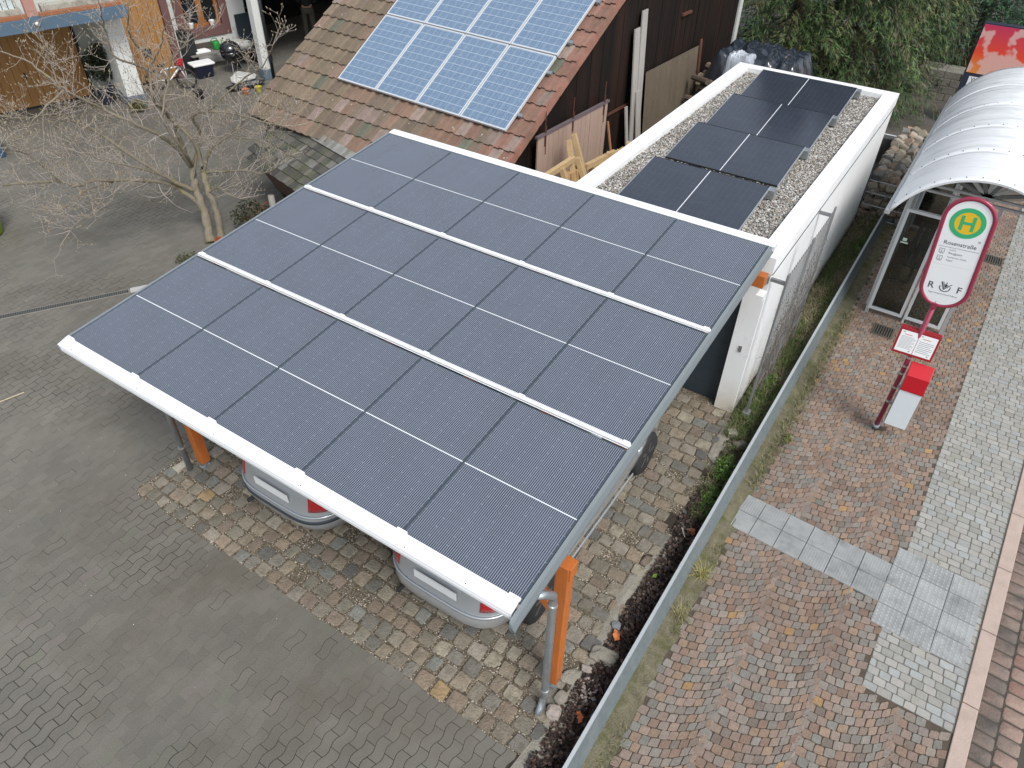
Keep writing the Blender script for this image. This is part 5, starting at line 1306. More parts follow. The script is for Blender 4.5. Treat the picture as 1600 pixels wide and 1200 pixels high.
def disc(r0, r1, z, mt, cx, cy, name):
    g = MB(); n_ = 48
    if r0 == 0: g.prism([(cx+r1*math.cos(2*math.pi*i/n_), cy+r1*math.sin(2*math.pi*i/n_)) for i in range(n_)], .012, z)
    else:
        vs = []; 
        for zz in (.0125, z): vs += [(cx+r_*math.cos(2*math.pi*i/n_), cy+r_*math.sin(2*math.pi*i/n_), zz) for r_ in (r0, r1) for i in range(n_)]
        fs = []
        for i in range(n_):
            j = (i+1) % n_; fs += [(2*n_+i, 3*n_+i, 3*n_+j, 2*n_+j), (n_+i, n_+j, 3*n_+j, 3*n_+i), (j, i, 2*n_+i, 2*n_+j), (n_+j, n_+i, i, j)]
        g.add(vs, fs)
    o = g.build(name, mt, face); o.data.transform(Msg); return o
m_yel = mat('m_h_yellow', (.78, .50, .02), .5, var=.01); m_hg = mat('m_h_green', (.04, .42, .17), .5, var=.01)
HY = 1.075
disc(0, .137, .0135, m_yel, 0, HY, 'emblem_disc'); disc(.128, .178, .0145, m_hg, 0, HY, 'emblem_ring')
g = MB(); g.box(-.075, HY-.085, .0136, -.040, HY+.085, .0150); g.box(.040, HY-.085, .0136, .075, HY+.085, .0150); g.box(-.040, HY-.016, .0136, .040, HY+.016, .0150); o = g.build('emblem_letter', m_hg, face); o.data.transform(Msg)
def st_text(body, size, x, y, mt=m_ink, align='LEFT', xs=1., bold=0.): return text(body, size, face, mt, Msg @ Matrix.Translation((x, y, .0128)), align=align, xs=xs, bold=bold)
st_text('Rosenstraße', .068, 0, .815, m_ink, 'CENTER', .98); st_text('28', .034, .155, .885, m_ink2, 'LEFT')
g = MB(); g.box(-.205, .762, .0123, .205, .765, .0134); o = g.build('rule_line', m_ink, face); o.data.transform(Msg)
for y0, small, big in ((.715, 'Richtung', 'Berggasse'), (.625, 'Munzingen über Seefelden', 'Hart')):
    g = MB()
    g.box(-.185, y0-.028, .0123, -.180, y0+.024, .0134); g.box(-.133, y0-.028, .0123, -.128, y0+.024, .0134); g.box(-.180, y0+.019, .0123, -.133, y0+.024, .0134); g.box(-.180, y0-.028, .0123, -.133, y0-.023, .0134); g.box(-.158, y0-.023, .0123, -.154, y0+.019, .0134); g.box(-.180, y0-.004, .0123, -.158, y0-.001, .0134); g.box(-.178, y0-.040, .0123, -.135, y0-.034, .0134)
    o = g.build('bus_symbol', m_ink2, face); o.data.transform(Msg)
    st_text(small, .019, -.085, y0+.022, m_ink2); st_text(big, .036, -.085, y0-.018, m_ink2)
g = MB(); g.box(-.205, .545, .0123, .205, .546, .0132); o = g.build('rule_line', mat('m_ink_pale', (.5, .52, .53), .6, var=.01), face); o.data.transform(Msg)
st_text('R', .115, -.150, .262, m_ink, 'CENTER', 1., .001); st_text('F', .115, .150, .262, m_ink, 'CENTER', 1., .001)
g = MB()
n_ = 22
pa = [(.055*math.cos(math.pi*(.92+1.16*i/n_)), .268+.055*math.sin(math.pi*(.92+1.16*i/n_))) for i in range(n_+1)]
for i in range(n_): g.beam((pa[i][0], pa[i][1], .0135), (pa[i+1][0], pa[i+1][1], .0135), .009, .0016, up=(0, 0, 1))
g.beam((-.046, .335, .0140), (-.006, .235, .0140), .012, .0016); g.beam((-.006, .238, .0142), (.062, .318, .0142), .008, .0016); g.beam((-.028, .335, .0143), (.002, .258, .0143), .005, .0014)
g.prism([(-.008, .308), (.002, .262), (.034, .300), (.014, .300), (.012, .335), (.006, .335), (.004, .302)], .0125, .0152)
o = g.build('transport_logo', m_ink, face); o.data.transform(Msg)
st_text('Regio-Verkehrsverbund Freiburg', .0235, 0, .175, m_ink2, 'CENTER', .98)
g = MB(); g.box(-.025, -.045, 2.02, .03, .02, 2.10); g.build('sign_clamp', m_mar, bs_, bevel=.006)
# timetable case
Mtt = Matrix.Translation((.005, -.045, 1.30)) @ Matrix.Rotation(R(2), 4, 'Z') @ Matrix.Rotation(R(-8), 4, 'X')
g = MB(); g.box(-.235, -.02, 0, .235, .02, .36); g.box(-.235, .02, .28, .235, .06, .365); o = g.build('timetable_case', mat('m_dark_red', (.30, .012, .02), .4, var=.05), bs_, bevel=.004); o.data.transform(Mtt); case = o
for k, (xa, xb) in enumerate(((-.210, -.003), (.003, .210))):
    g = MB(); g.box(xa, -.0225, .035, xb, -.0205, .325); o = g.build('timetable', m_sw, case); o.data.transform(Mtt)
    h = MB(); h.box(xa+.02, -.0235, .30, xa+.045, -.0228, .31); h.box(xb-.05, -.0235, .055, xb-.03, -.0228, .068)
    for i in range(11 if k == 0 else 7): h.box(xa+.02, -.0235, .085+i*(.016 if k == 0 else .024), xb-.018-(.03*(i % 3 == 1)), -.0228, .085+i*(.016 if k == 0 else .024)+(.004 if k == 0 else .006))
    o2 = h.build('print_lines', m_ink2, o); o2.data.transform(Mtt)
    h = MB(); h.box(xa+.045, -.0236, .272, xa+.135, -.0228, .279); o2 = h.build('red_line', mat('m_line_red', (.6, .08, .05), .6, var=.01), o); o2.data.transform(Mtt)
# litter bin on the pole
lb = thing('litter_bin', 'white and red litter bin fixed to the maroon bus stop pole', 'litter bin', (7.665, 6.075, .28), R(2))
g = MB(); g.box(0, .0, 0, .262, .16, .66); g.build('body', mat('m_bin_white', (.66, .72, .75), .4, var=.03), lb, bevel=.003)
g = MB(); g.box(-.004, .003, 0, -.0005, .158, .80); g.build('side_panel', mat('m_bin_grey', (.30, .32, .31), .6, var=.1), lb)
g = MB(); vs = [(-.002, -.012, .60), (.268, -.012, .60), (.268, .165, .60), (-.002, .165, .60), (-.002, -.012, .845), (.268, -.012, .845), (.268, .165, .95), (-.002, .165, .95)]
g.add(vs, [(0, 1, 2, 3), (4, 5, 6, 7), (0, 1, 5, 4), (1, 2, 6, 5), (2, 3, 7, 6), (3, 0, 4, 7)]); g.build('lid', m_redp, lb, bevel=.006)
g = MB(); g.box(.02, -.0145, .615, .23, -.0122, .645); g.build('lid_edge', m_redp, lb)
for z in (.2, .5): 
    g = MB(); g.box(-.05, .17, z, .06, .195, z+.03); g.build('bracket', m_zinc, lb)

# drain grates
for k, (x, y, lab) in enumerate(((7.18, 8.68, 'square iron drain grate set in the red setts in front of the bus shelter'), (8.39, 12.2, 'small iron drain grate set between red setts and the light block strip'))):
    t = thing('drain_grate', lab, 'drain grate', (x, y, .008))
    g = MB(); g.box(-.15, -.15, -.01, .15, .15, .002, (.02, .02, .02)); g.build('pit', mat('m_pit', (.008, .008, .008), .9), t)
    g = MB(); g.box(-.16, -.16, -.01, -.135, .16, .012); g.box(.135, -.16, -.01, .16, .16, .012); g.box(-.135, -.16, -.01, .135, -.14, .012); g.box(-.135, .14, -.01, .135, .16, .012)
    for i in range(7): g.box(-.125+i*.038, -.14, -.0, -.108+i*.038, .14, .011)
    g.build('bars', mat('m_castiron', (.12, .11, .09), .7, metal=.3, var=.3), t)

# ================================================================== bus shelter
sh = thing('bus_shelter', 'bus shelter with a grimy white barrel roof and grey framed glass walls', 'bus shelter', (0, 0, 0))
SX0, SX1, SZ, RISE, SY0, SY1 = 6.66, 8.80, 2.35, .68, 7.86, 13.25
cx_ = (SX0+SX1)/2; hw_ = (SX1-SX0)/2; RR_ = (hw_*hw_+RISE*RISE)/(2*RISE); zc = SZ+RISE-RR_; th0 = math.asin(hw_/RR_)
m, n, b = newmat('m_shelter_roof'); L = m.node_tree.links.new
tc = n.node('ShaderNodeTexCoord').outputs['Object']
mp = n.node('ShaderNodeMapping'); mp.inputs['Scale'].default_value = (.5, 4.2, .5); L(tc, mp.inputs[0])
s1 = n.ramp(n.noise(2.2, 7, mp.outputs[0], .7), .46, .70); mp2 = n.node('ShaderNodeMapping'); mp2.inputs['Scale'].default_value = (1, 9, 1); L(tc, mp2.inputs[0]); s2 = n.ramp(n.noise(3.5, 6, mp2.outputs[0], .7), .55, .75)
far = n.node('ShaderNodeSeparateXYZ'); L(tc, far.inputs[0]); fy = n.ramp(far.outputs[1], 7.6, 11.5)
c = n.mix(n.math('MULTIPLY', s1, n.math('ADD', n.math('MULTIPLY', fy, .6), .22)), (.82, .84, .85), (.38, .39, .39))
c = n.mix(n.math('MULTIPLY', s2, n.math('ADD', n.math('MULTIPLY', fy, .6), .16)), c, (.22, .225, .22))
L(c, b.inputs['Base Color']); b.inputs['Roughness'].default_value = .35; m_sroof = m
g = MB(); na, nyy = 48, 9
for k in range(5):   # overlapping sheets
    ya, yb = SY0+k*(SY1-SY0)/5, SY0+(k+1)*(SY1-SY0)/5+.05; dz = .006*k
    vs = []
    for j in range(nyy+1):
        yy = ya+(yb-ya)*j/nyy; bl = .0*j
        for i in range(na+1):
            a = -th0+2*th0*i/na; rr_ = RR_+dz*.6+.010*math.sin(math.pi*j/nyy); vs.append((cx_+rr_*math.sin(a), yy, zc+rr_*math.cos(a)))
    g.add(vs, [(j*(na+1)+i, j*(na+1)+i+1, (j+1)*(na+1)+i+1, (j+1)*(na+1)+i) for j in range(nyy) for i in range(na)])
o = g.build('barrel_roof', m_sroof, sh, smooth=True); md = o.modifiers.new('s', 'SOLIDIFY'); md.thickness = .012; md.offset = -1
rv = MB()
for k in range(6):
    yy = SY0+.03+k*(SY1-SY0)/5-(.06 if k == 5 else 0)
    for i in range(15):
        a = -th0+2*th0*(i+.5)/15; c_ = Vector((cx_+(RR_+.012)*math.sin(a), yy+.04, zc+(RR_+.012)*math.cos(a))); rv.lathe([(.008, -.004), (.006, .005)], 6, M=Matrix.Translation(c_) @ Matrix.Rotation(a, 4, 'Y'))
rv.build('roof_rivets', m_dark, sh)
m_sg = mat('m_shelter_grey', (.42, .44, .45), .45, metal=.4, var=.1); m_sgd = mat('m_shelter_dark', (.16, .17, .17), .5, metal=.4, var=.15)
for yy in (SY0, 9.12, SY1-.03):
    g = MB(); g.tube([(cx_+(RR_-.02)*math.sin(-th0+2*th0*i/24), yy+.02, zc+(RR_-.02)*math.cos(-th0+2*th0*i/24)) for i in range(25)], .018, 6); g.build('roof_arch', m_sg if yy > SY0 else mat('m_arch_white', (.78, .80, .81), .4, var=.03), sh, smooth=True)
for xx, s_ in ((SX0, -1), (SX1, 1)):
    g = MB(); g.box(xx-.05 if s_ < 0 else xx-.02, SY0, SZ-.07, xx+.02 if s_ < 0 else xx+.05, SY1, SZ-.0); g.build('eaves_gutter', m_sg, sh, bevel=.01)
for yy in (9.12, 12.4):
    for z_ in (SZ-.03, SZ-.12):
        g = MB(); g.beam((SX0+.03, yy, z_), (SX1-.03, yy, z_), .045, .03); g.build('tie_beam', m_sg, sh)
    for i in range(1, 8):
        a = -th0+2*th0*i/8; g = MB(); g.beam((cx_, yy, SZ-.03), (cx_+(RR_-.04)*math.sin(a), yy, zc+(RR_-.04)*math.cos(a)), .05, .03, up=(0, 1, 0)); g.build('arch_strut', m_sgd if i % 2 else m_sg, sh)
    for xx in (SX0+.16, 7.97):
        g = MB(); g.box(xx-.025, yy-.025, 0, xx+.025, yy+.025, SZ-.12); g.build('shelter_post', m_sg, sh)
# glass
m, n, b = newmat('m_shelter_glass'); L = m.node_tree.links.new
tr_n = n.node('ShaderNodeBsdfTransparent'); tr_n.inputs[0].default_value = (.42, .45, .43, 1); gln = n.node('ShaderNodeBsdfGlossy'); gln.inputs['Roughness'].default_value = .05; gln.inputs['Color'].default_value = (.8, .85, .83, 1)
fr = n.node('ShaderNodeFresnel'); fr.inputs[0].default_value = 1.5; mx = n.node('ShaderNodeMixShader'); L(fr.outputs[0], mx.inputs[0]); L(tr_n.outputs[0], mx.inputs[1]); L(gln.outputs[0], mx.inputs[2]); L(mx.outputs[0], m.node_tree.nodes['Material Output'].inputs[0]); m_sglass = m
def glass_panel(p, rz, w_, z0, z1, lw=.045, sticker=False):
    e = bpy.data.objects.new('glass_panel', None); col.objects.link(e); e.parent = sh; e.location = p; e.rotation_euler = (0, 0, rz); e.empty_display_size = .1
    g = MB(); t_ = .03
    g.box(0, -t_, z0, lw, t_, z1); g.box(w_-lw, -t_, z0, w_, t_, z1); g.box(lw, -t_, z0, w_-lw, t_, z0+lw); g.box(lw, -t_, z1-lw, w_-lw, t_, z1)
    g.box(-.004, -.012, z0-.10, lw*.6, .012, z0); g.build('frame', mat('m_shelter_frame', (.62, .66, .68), .4, metal=.25, var=.05), e)
    g = MB(); g.box(lw+.012, -t_-.003, z0+lw+.012, lw+.018, -t_-.0005, z1-lw-.012); g.build('seal', m_dark, e)
    g = MB(); g.box(lw, -.004, z0+lw, w_-lw, .004, z1-lw); g.build('pane', m_sglass, e)
    if sticker:
        g = MB(); g.box(.10, -.0065, 1.38, .16, -.0045, 1.43); g.box(.08, -.0065, 1.34, .19, -.0045, 1.365); g.build('sticker', mat('m_sticker', (.5, .62, .55), .5), e)
glass_panel((6.82, 9.12, 0), 0, .53, .10, 1.90, sticker=True); glass_panel((7.38, 9.12, 0), 0, .55, .10, 1.90)
for k in range(3): glass_panel((6.80, 9.20+k*1.1, 0), R(90), 1.08, .10, 1.90)
glass_panel((6.82, 12.5, 0), 0, .53, .10, 1.90); glass_panel((7.38, 12.5, 0), 0, .55, .10, 1.90)
t = thing('shelter_bench', 'grey bench inside the bus shelter under the barrel roof', 'bench', (7.0, 10.2, 0))
g = MB(); [g.box(.02+.1*i, 0, .43, .1+.1*i, 1.8, .46) for i in range(4)]; g.build('seat', m_sgd, t)
for yy in (.2, 1.55):
    g = MB(); g.box(.18, yy, 0, .24, yy+.06, .428); g.build('leg', m_sgd, t)

# ================================================================== advertising display, block wall, low wall, pole behind the shelter
ad = thing('advert_display', 'standing advertising display with a red and orange poster behind the bus shelter', 'advertising display', (6.45, 19.0, 0))
m_navy2 = mat('m_navy_frame', (.025, .03, .055), .5, var=.1)
g = MB(); g.box(0, 0, .25, 2.0, .16, 1.28); g.box(0, .01, 1.28, 2.0, .16, 2.42); g.build('cabinet', m_navy2, ad, bevel=.01)
for x in (.3, 1.6):
    g = MB(); g.box(x, .04, 0, x+.08, .12, .25); g.build('foot', m_navy2, ad)
m, n, b = newmat('m_poster'); L = m.node_tree.links.new
tc = n.node('ShaderNodeTexCoord').outputs['Object']; sp = n.node('ShaderNodeSeparateXYZ'); L(tc, sp.inputs[0])
cr = n.node('ShaderNodeValToRGB'); L(n.ramp(sp.outputs[2], 1.3, 2.35), cr.inputs[0]); e_ = cr.color_ramp.elements
e_[0].position = 0; e_[0].color = (.75, .28, .06, 1); e_[1].position = 1; e_[1].color = (.55, .04, .10, 1)
q = cr.color_ramp.elements.new(.45); q.color = (.78, .07, .03, 1)
bl = n.ramp(n.noise(1.6, 3, tc), .52, .56); c = n.mix(n.math('MULTIPLY', bl, .75), cr.outputs[0], (.72, .48, .44))
L(c, b.inputs['Base Color']); b.inputs['Roughness'].default_value = .35
g = MB(); g.box(.03, -.008, 1.30, 1.97, .009, 2.38); g.build('poster', m, ad)
g = MB(); g.box(.14, -.006, .98, .75, -.0005, 1.22); lab_ = g.build('label_plate', m_sw, ad)
for b_, z in (('Walt', 1.155), ('Kri', 1.04)): text(b_, .13, lab_, m_ink, Matrix.Translation((.19, -.0068, z)) @ Matrix.Rotation(R(90), 4, 'X'), align='LEFT')
m_blk = mat('m_block_wall', (.21, .20, .165), .95, var=.3, scale=5, bump=.8, bscale=30, dirt=(.13, .12, .06), dirtamt=.8, dscale=2)
g = MB()
for r_ in range(4):
    x = 5.30+(.0 if r_ % 2 else -.0)
    for k in range(4):
        w_ = .42; xa = x+k*w_-(.2 if r_ % 2 and k else 0); xb = x+(k+1)*w_-(.2 if r_ % 2 and k < 3 else 0)
        g.box(xa+.004, 20.8+jit(.01), r_*.19, xb-.004, 21.5, r_*.19+.184)
T(g.build('block_wall', m_blk, bevel=.012), 'short mossy stone block wall between the conifers and the advertising display', 'wall')
g = MB(); g.box(5.25, 15.55, 0, 7.6, 15.8, .55); T(g.build('low_wall', mat('m_low_wall', (.075, .073, .068), .9, var=.2)), 'dark low concrete wall behind the stone gabion', 'wall')
g = MB(); g.box(5.25, 15.80, .40, 7.6, 15.83, .562); T(g.build('metal_edge', m_white), 'thin pale metal edge on top of the dark low wall', 'edging')
g = MB(); g.tube([(0, 0, 0), (0, 0, 6.5)], .13, 14); o = g.build('steel_column', mat('m_green_steel', (.035, .065, .07), .5, var=.1), smooth=True); o.location = (7.35, 25.5, 0); T(o, 'dark green steel column standing on the grey surface far behind the poster', 'column')
g = MB(); g.box(6.9, 21.6, .001, 14, 44, .012); T(g.build('far_pavement', mat('m_far_pave', (.21, .195, .18), .9, var=.15)), kind='structure')

# gabion of old setts
gb_ = thing('gabion', 'wire gabion filled with old stone setts beside the far end of the garage', 'gabion', (0, 0, 0))
g = MB(); GB0, GB1, GBY0, GBY1, GBZ = 5.9, 6.62, 12.55, 15.45, .92
m_gst = mat('m_gabion_stone', (0, 0, 0), .9, vcol=True, var=.3, scale=14, bump=.6, bscale=50)
def blockstone(g, c_, s_, c):
    M_ = Matrix.Translation(c_) @ Matrix.Rotation(random.uniform(0, 3.1), 4, 'Z') @ Matrix.Rotation(jit(.5), 4, 'X') @ Matrix.Rotation(jit(.5), 4, 'Y')
    a, b_, d = s_; k = .82; vs = []
    for z, q_ in ((-d, k), (-d*.6, 1), (d*.6, 1), (d, k)):
        for sx, sy in ((-1, -1), (1, -1), (1, 1), (-1, 1)): vs.append(M_ @ Vector((sx*a*q_*random.uniform(.92, 1.06), sy*b_*q_*random.uniform(.92, 1.06), z)))
    g.add(vs, [(3, 2, 1, 0), (12, 13, 14, 15)]+[(4*l+i, 4*l+(i+1) % 4, 4*l+4+(i+1) % 4, 4*l+4+i) for l in range(3) for i in range(4)], c)
GC = [(.27, .235, .18), (.32, .28, .21), (.22, .195, .15), (.36, .32, .26), (.30, .22, .16), (.19, .185, .165)]
yy = GBY0+.08
while yy < GBY1:
    xx = 5.2 if yy > 12.6 else GB0
    xx = 5.95
    while xx < 7.0:
        blockstone(g, (xx+jit(.03), yy+jit(.03), GBZ-.09+jit(.05)), (.088, .08, .075), shade(random.choice(GC), .15)); xx += .165
    yy += .165
for zz in [.08+.155*i for i in range(5)]:
    xx = 5.95
    while xx < 7.0: blockstone(g, (xx+jit(.03), GBY0+.06+jit(.02), zz+jit(.03)), (.085, .08, .07), shade(random.choice(GC), .2)); xx += .165
    yy = 12.6
o = g.build('stones', m_gst, gb_); o['kind'] = 'stuff'
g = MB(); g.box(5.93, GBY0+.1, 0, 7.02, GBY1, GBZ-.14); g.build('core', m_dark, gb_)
g = MB()
for x in [5.85+.2*i for i in range(7)]: g.tube([(x, GBY0-.04, .02), (x, GBY0-.04, GBZ+.02)], .004, 4)
for z in (.05, .3, .55, .80): g.tube([(5.85, GBY0-.045, z), (7.05, GBY0-.045, z)], .006, 4)
g.build('wire_mesh', m_zinc, gb_)

# ================================================================== conifers
m_con = mat('m_conifer', (0, 0, 0), .7, vcol=True, var=.2)
def conifer(name, label, loc, h, rad, nb, cols, seed, droop=.5, bark=(.10, .07, .05)):
    rnd = random.Random(seed); t = thing(name, label, 'tree', loc, group=None)
    g = MB(); g.tube([(0, 0, -.9), (.03, .02, h*.5), (0, 0, h*.96)], [.16, .10, .02], 10); g.build('trunk', mat('m_con_bark', bark, .9, var=.3), t, smooth=True)
    f = MB(); br = MB()
    for k in range(nb):
        z0 = h*rnd.uniform(.02, .97)**1.0; rr = rad*(1-(z0/h))**.75*(.75+.5*rnd.random())+.15
        a = rnd.uniform(0, 6.283); rr *= 1+.25*math.sin(a*3+seed)+.15*math.sin(a*7+z0*3)
        d = Vector((math.cos(a), math.sin(a), 0)); p0 = Vector((0, 0, z0+rr*.12)); base = rnd.choice(cols); bsh = rnd.uniform(.6, 1.35)
        tip = p0+d*rr+Vector((0, 0, -rr*droop*rnd.uniform(.5, 1.1)))
        mid = p0+d*rr*.55+Vector((0, 0, rr*.05)); side = Vector((-d.y, d.x, 0))
        if k % 6 == 0: br.tube([p0, mid, tip], [.018, .01, .003], 4)
        n_ = 58
        for i in range(n_):
            t_ = rnd.uniform(.30, 1.0)**.7; q_ = (p0*(1-t_)**2+mid*2*t_*(1-t_)+tip*t_*t_)
            sd_ = rnd.choice((-1, 1)); ln = rnd.uniform(.10, .27)*(1.25-t_*.4)
            dd = (d*rnd.uniform(.3, .9)+side*sd_*rnd.uniform(.2, 1)+Vector((0, 0, rnd.uniform(-.9, .1)*droop*1.4))).normalized()
            q_ += side*sd_*rnd.uniform(0, .12)+Vector((rnd.gauss(0, .03), rnd.gauss(0, .03), rnd.gauss(0, .04)))
            u = dd.cross(Vector((rnd.gauss(0, .5), rnd.gauss(0, .5), 1))).normalized(); w2 = rnd.uniform(.006, .013)
            c = tuple(min(1, x*bsh*rnd.uniform(.75, 1.3)) for x in base); e_ = q_+dd*ln+Vector((0, 0, -ln*.18))
            m1 = q_+dd*ln*.5
            f.add([q_, m1+u*w2, e_, m1-u*w2], [(0, 1, 2, 3)], c)
            if i % 2 == 0: f.add([m1, m1+u*ln*.30+dd*ln*.30, m1+dd*ln*.12, m1-u*ln*.28+dd*ln*.32], [(0, 1, 2, 3)], c)
    f.build('crown', m_con, t, recalc=False)
    br.build('branches', mat('m_con_bark', ()), t)
    return t
OL = [(.055, .095, .026), (.080, .125, .038), (.038, .070, .020), (.105, .145, .05), (.06, .11, .05), (.12, .13, .05)]
DK = [(.022, .075, .033), (.035, .10, .048), (.06, .145, .07), (.018, .055, .022)]
OB = [(.05, .07, .02), (.085, .095, .035), (.13, .11, .035), (.04, .065, .02)]
conifer('conifer_tree', 'olive green conifer just right of the white corner board of the barn', (2.5, 17.8, 0), 9.0, 1.7, 760, OL, 1, .45)
conifer('conifer_tree', 'broad drooping conifer with grey green sprays in the middle behind the garage', (3.75, 18.8, 0), 9.2, 1.8, 1000, OL+[(.14, .15, .09)], 2, .7)
conifer('conifer_tree', 'conifer with brownish yellow hanging twigs left of the block wall', (4.35, 22.2, .6), 9.5, 1.6, 800, OB+OL, 3, .8)
conifer('conifer_tree', 'dark green conifer right behind the block wall and the red poster', (6.2, 24.4, .8), 8.5, 1.7, 800, DK, 4, .5)
conifer('conifer_tree', 'tall dark conifer at the back between the barn and the drooping conifer', (3.3, 22.0, 0), 9.0, 2.0, 600, DK+OL[:2], 5, .5)

conifer('conifer_tree', 'dark conifer standing at the back behind the tarpaulin and the corner board', (1.5, 21.5, 0), 9.0, 2.1, 600, DK+OL[:3], 6, .6)
conifer('conifer_tree', 'dark conifer at the very back between the brownish and the dark green conifer', (5.1, 26.5, 0), 9.0, 2.2, 600, DK, 7, .6)
# ================================================================== planting bed: litter, weeds, grass, stones
lt = MB(); rl_ = random.Random(5)
def leaf(mb, p, s_, c, flat=.5):
    a = rl_.uniform(0, 6.28); t1 = rl_.gauss(0, flat); t2 = rl_.gauss(0, flat)
    M_ = Matrix.Translation(p) @ Matrix.Rotation(a, 4, 'Z') @ Matrix.Rotation(t1, 4, 'X') @ Matrix.Rotation(t2, 4, 'Y'); w_ = s_*rl_.uniform(.25, .5); k = s_*rl_.uniform(.0, .25)
    mb.add([M_ @ Vector(v) for v in ((-s_/2, 0, k), (0, w_, 0), (s_/2, 0, k), (0, -w_, 0), (0, 0, -k*.3))], [(0, 4, 1), (1, 4, 2), (2, 4, 3), (3, 4, 0)], c)
LC = [(.040, .024, .017), (.060, .036, .026), (.028, .02, .016), (.09, .055, .038), (.115, .07, .055), (.05, .03, .03), (.022, .018, .017), (.16, .11, .085)]
LWt = [6, 5, 6, 4, 2.6, 3, 5, 1.3]
for k in range(6200):
    y = rl_.uniform(-1.4, 3.9) if k % 5 else rl_.uniform(3.9, 12.3); x = rl_.uniform(5.98 if y < 1 else 6.0, 6.33)
    if y > .9 and y < 3.0: x = rl_.uniform(6.02, 6.33)
    leaf(lt, (x, y, .02+rl_.random()*.035), rl_.uniform(.02, .065), shade(rl_.choices(LC, LWt)[0], .2), .5)
T(lt.build('leaf_litter', mat('m_litter', (0, 0, 0), .55, vcol=True, var=.2), recalc=False), kind='stuff')
for k, (x, y, c, nm_) in enumerate(((6.08, 1.41, (.55, .17, .05), 'bright orange dry leaf next to the blue grey stone in the mulch'), (6.17, .46, (.42, .13, .05), 'orange brown dry leaf in the mulch nearest the downpipe outlet'), (6.20, 3.1, (.38, .13, .06), 'reddish dry leaf in the mulch just before the green weeds'), (6.10, 2.3, (.16, .26, .04), 'small fresh green leaf lying alone on the dark mulch'))):
    g = MB()
    for q in range(6 if k < 3 else 1): leaf(g, (jit(.03) if k < 3 else 0, jit(.03) if k < 3 else 0, .0+q*.004), .075, c, .35)
    o = g.build('dry_leaf' if k < 3 else 'green_leaf', mat('m_litter', ()), recalc=False); o.location = (x, y, .06); T(o, nm_, 'leaf')
gr = MB(); 
def blade(mb, p, h_, c, lean_=.5):
    a = rl_.uniform(0, 6.28); d = Vector((math.cos(a), math.sin(a), 0))*h_*rl_.uniform(.1, lean_*1.6); u = Vector((-math.sin(a), math.cos(a), 0))*rl_.uniform(.0018, .004)
    p = Vector(p); m1 = p+d*.4+Vector((0, 0, h_*.65)); e_ = p+d*1.2+Vector((0, 0, h_*.8))
    mb.add([p-u, p+u, m1+u*.8, m1-u*.8, e_], [(0, 1, 2, 3), (3, 2, 4)], c)
GR = [(.085, .13, .03), (.12, .15, .045), (.06, .10, .022), (.20, .18, .09), (.27, .22, .13)]; GD = [(.28, .24, .14), (.22, .18, .10), (.14, .12, .07), (.34, .30, .18), (.13, .16, .05), (.11, .09, .06)]
for k in range(15000):
    y = rl_.uniform(3.3, 12.6); x = rl_.uniform(5.9, 6.33); grn = nz(x*2, y, 0, .9)+.1
    if 4.9 < y < 6.3 or 11 < y < 12 or 3.3 < y < 4.9: grn += .35
    if y < 4.9 and (x < 6.02 or nz(x, y, 5, 3) < -.15): continue
    if y < 4.9 and rl_.random() < .6: continue
    c = rl_.choice(GR[:3] if rl_.random() < .7 else GR) if grn > .12 else rl_.choice(GD)
    blade(gr, (x, y, .02), rl_.uniform(.05, .16), shade(c, .25), .9)
for k in range(5200):
    y = rl_.uniform(-1.2, 8.9); x = 6.56+rl_.gauss(0, .05); dn = nz(y, 1, 0, 1.3)
    if y < 4.2 and dn < .05: continue
    if y < 3 and rl_.random() < .5: continue
    blade(gr, (x+(.06*rl_.random() if y > 5 else 0), y, .0), rl_.uniform(.02, .07 if y < 4 else .10), shade(rl_.choice(GD+GR[:2]), .25), 1.0)
T(gr.build('grass', mat('m_grass', (0, 0, 0), .7, vcol=True, var=.1), recalc=False), kind='stuff')
WG_ = [(.07, .16, .02), (.10, .20, .03), (.05, .12, .02), (.13, .22, .05)]
leafball('weed_clump', 'bright green ground weed in the bed nearest the mulch by the front car', 'weed', (6.20, 3.75, .0), (.12, .30, .05), 900, WG_, .035, 31, stem=False, aspect=1.5)
leafball('weed_clump', 'second green weed patch in the bed, below the garage corner', 'weed', (6.17, 4.35, .0), (.13, .26, .06), 800, WG_, .035, 32, stem=False, aspect=1.5)
leafball('weed_clump', 'green leafy plant at the foot of the wire trellis post', 'weed', (6.10, 6.36, .02), (.10, .14, .05), 60, WG_, .11, 33, stem=False, aspect=1.3)
leafball('weed_clump', 'green tuft in the dry grass near the far end of the bed', 'weed', (6.22, 11.2, .02), (.09, .30, .06), 300, WG_, .06, 34, stem=False, aspect=1.6)
leafball('weed_clump', 'yellow green tuft on the mossy kerb beside the fan of setts', 'weed', (6.66, 5.35, .0), (.06, .12, .03), 130, [(.17, .19, .04), (.12, .15, .04)], .05, 35, stem=False, aspect=3)
def tuft(label, loc, n_, h_, cols):
    g = MB()
    for k in range(n_): blade(g, (rl_.gauss(0, .02), rl_.gauss(0, .03), 0), h_*rl_.uniform(.6, 1.2), shade(rl_.choice(cols), .2), 1.4)
    o = g.build('grass_tuft', mat('m_grass', ()), recalc=False); o.location = loc; T(o, label, 'grass tuft')
tuft('pale yellow grass tuft on the mossy kerb by the tactile strip', (6.53, 2.62, .03), 90, .11, [(.36, .32, .12), (.28, .26, .08)])
tuft('smaller dry grass tuft on the mossy kerb just nearer than the pale yellow one', (6.53, 2.02, .03), 60, .09, [(.30, .27, .12), (.22, .2, .09)])
for k in range(26):
    y = random.uniform(4.9, 11.8); x = random.uniform(6.02, 6.3); p = [(0, 0, 0)]; a = random.uniform(0, 6)
    pass
vn = MB()
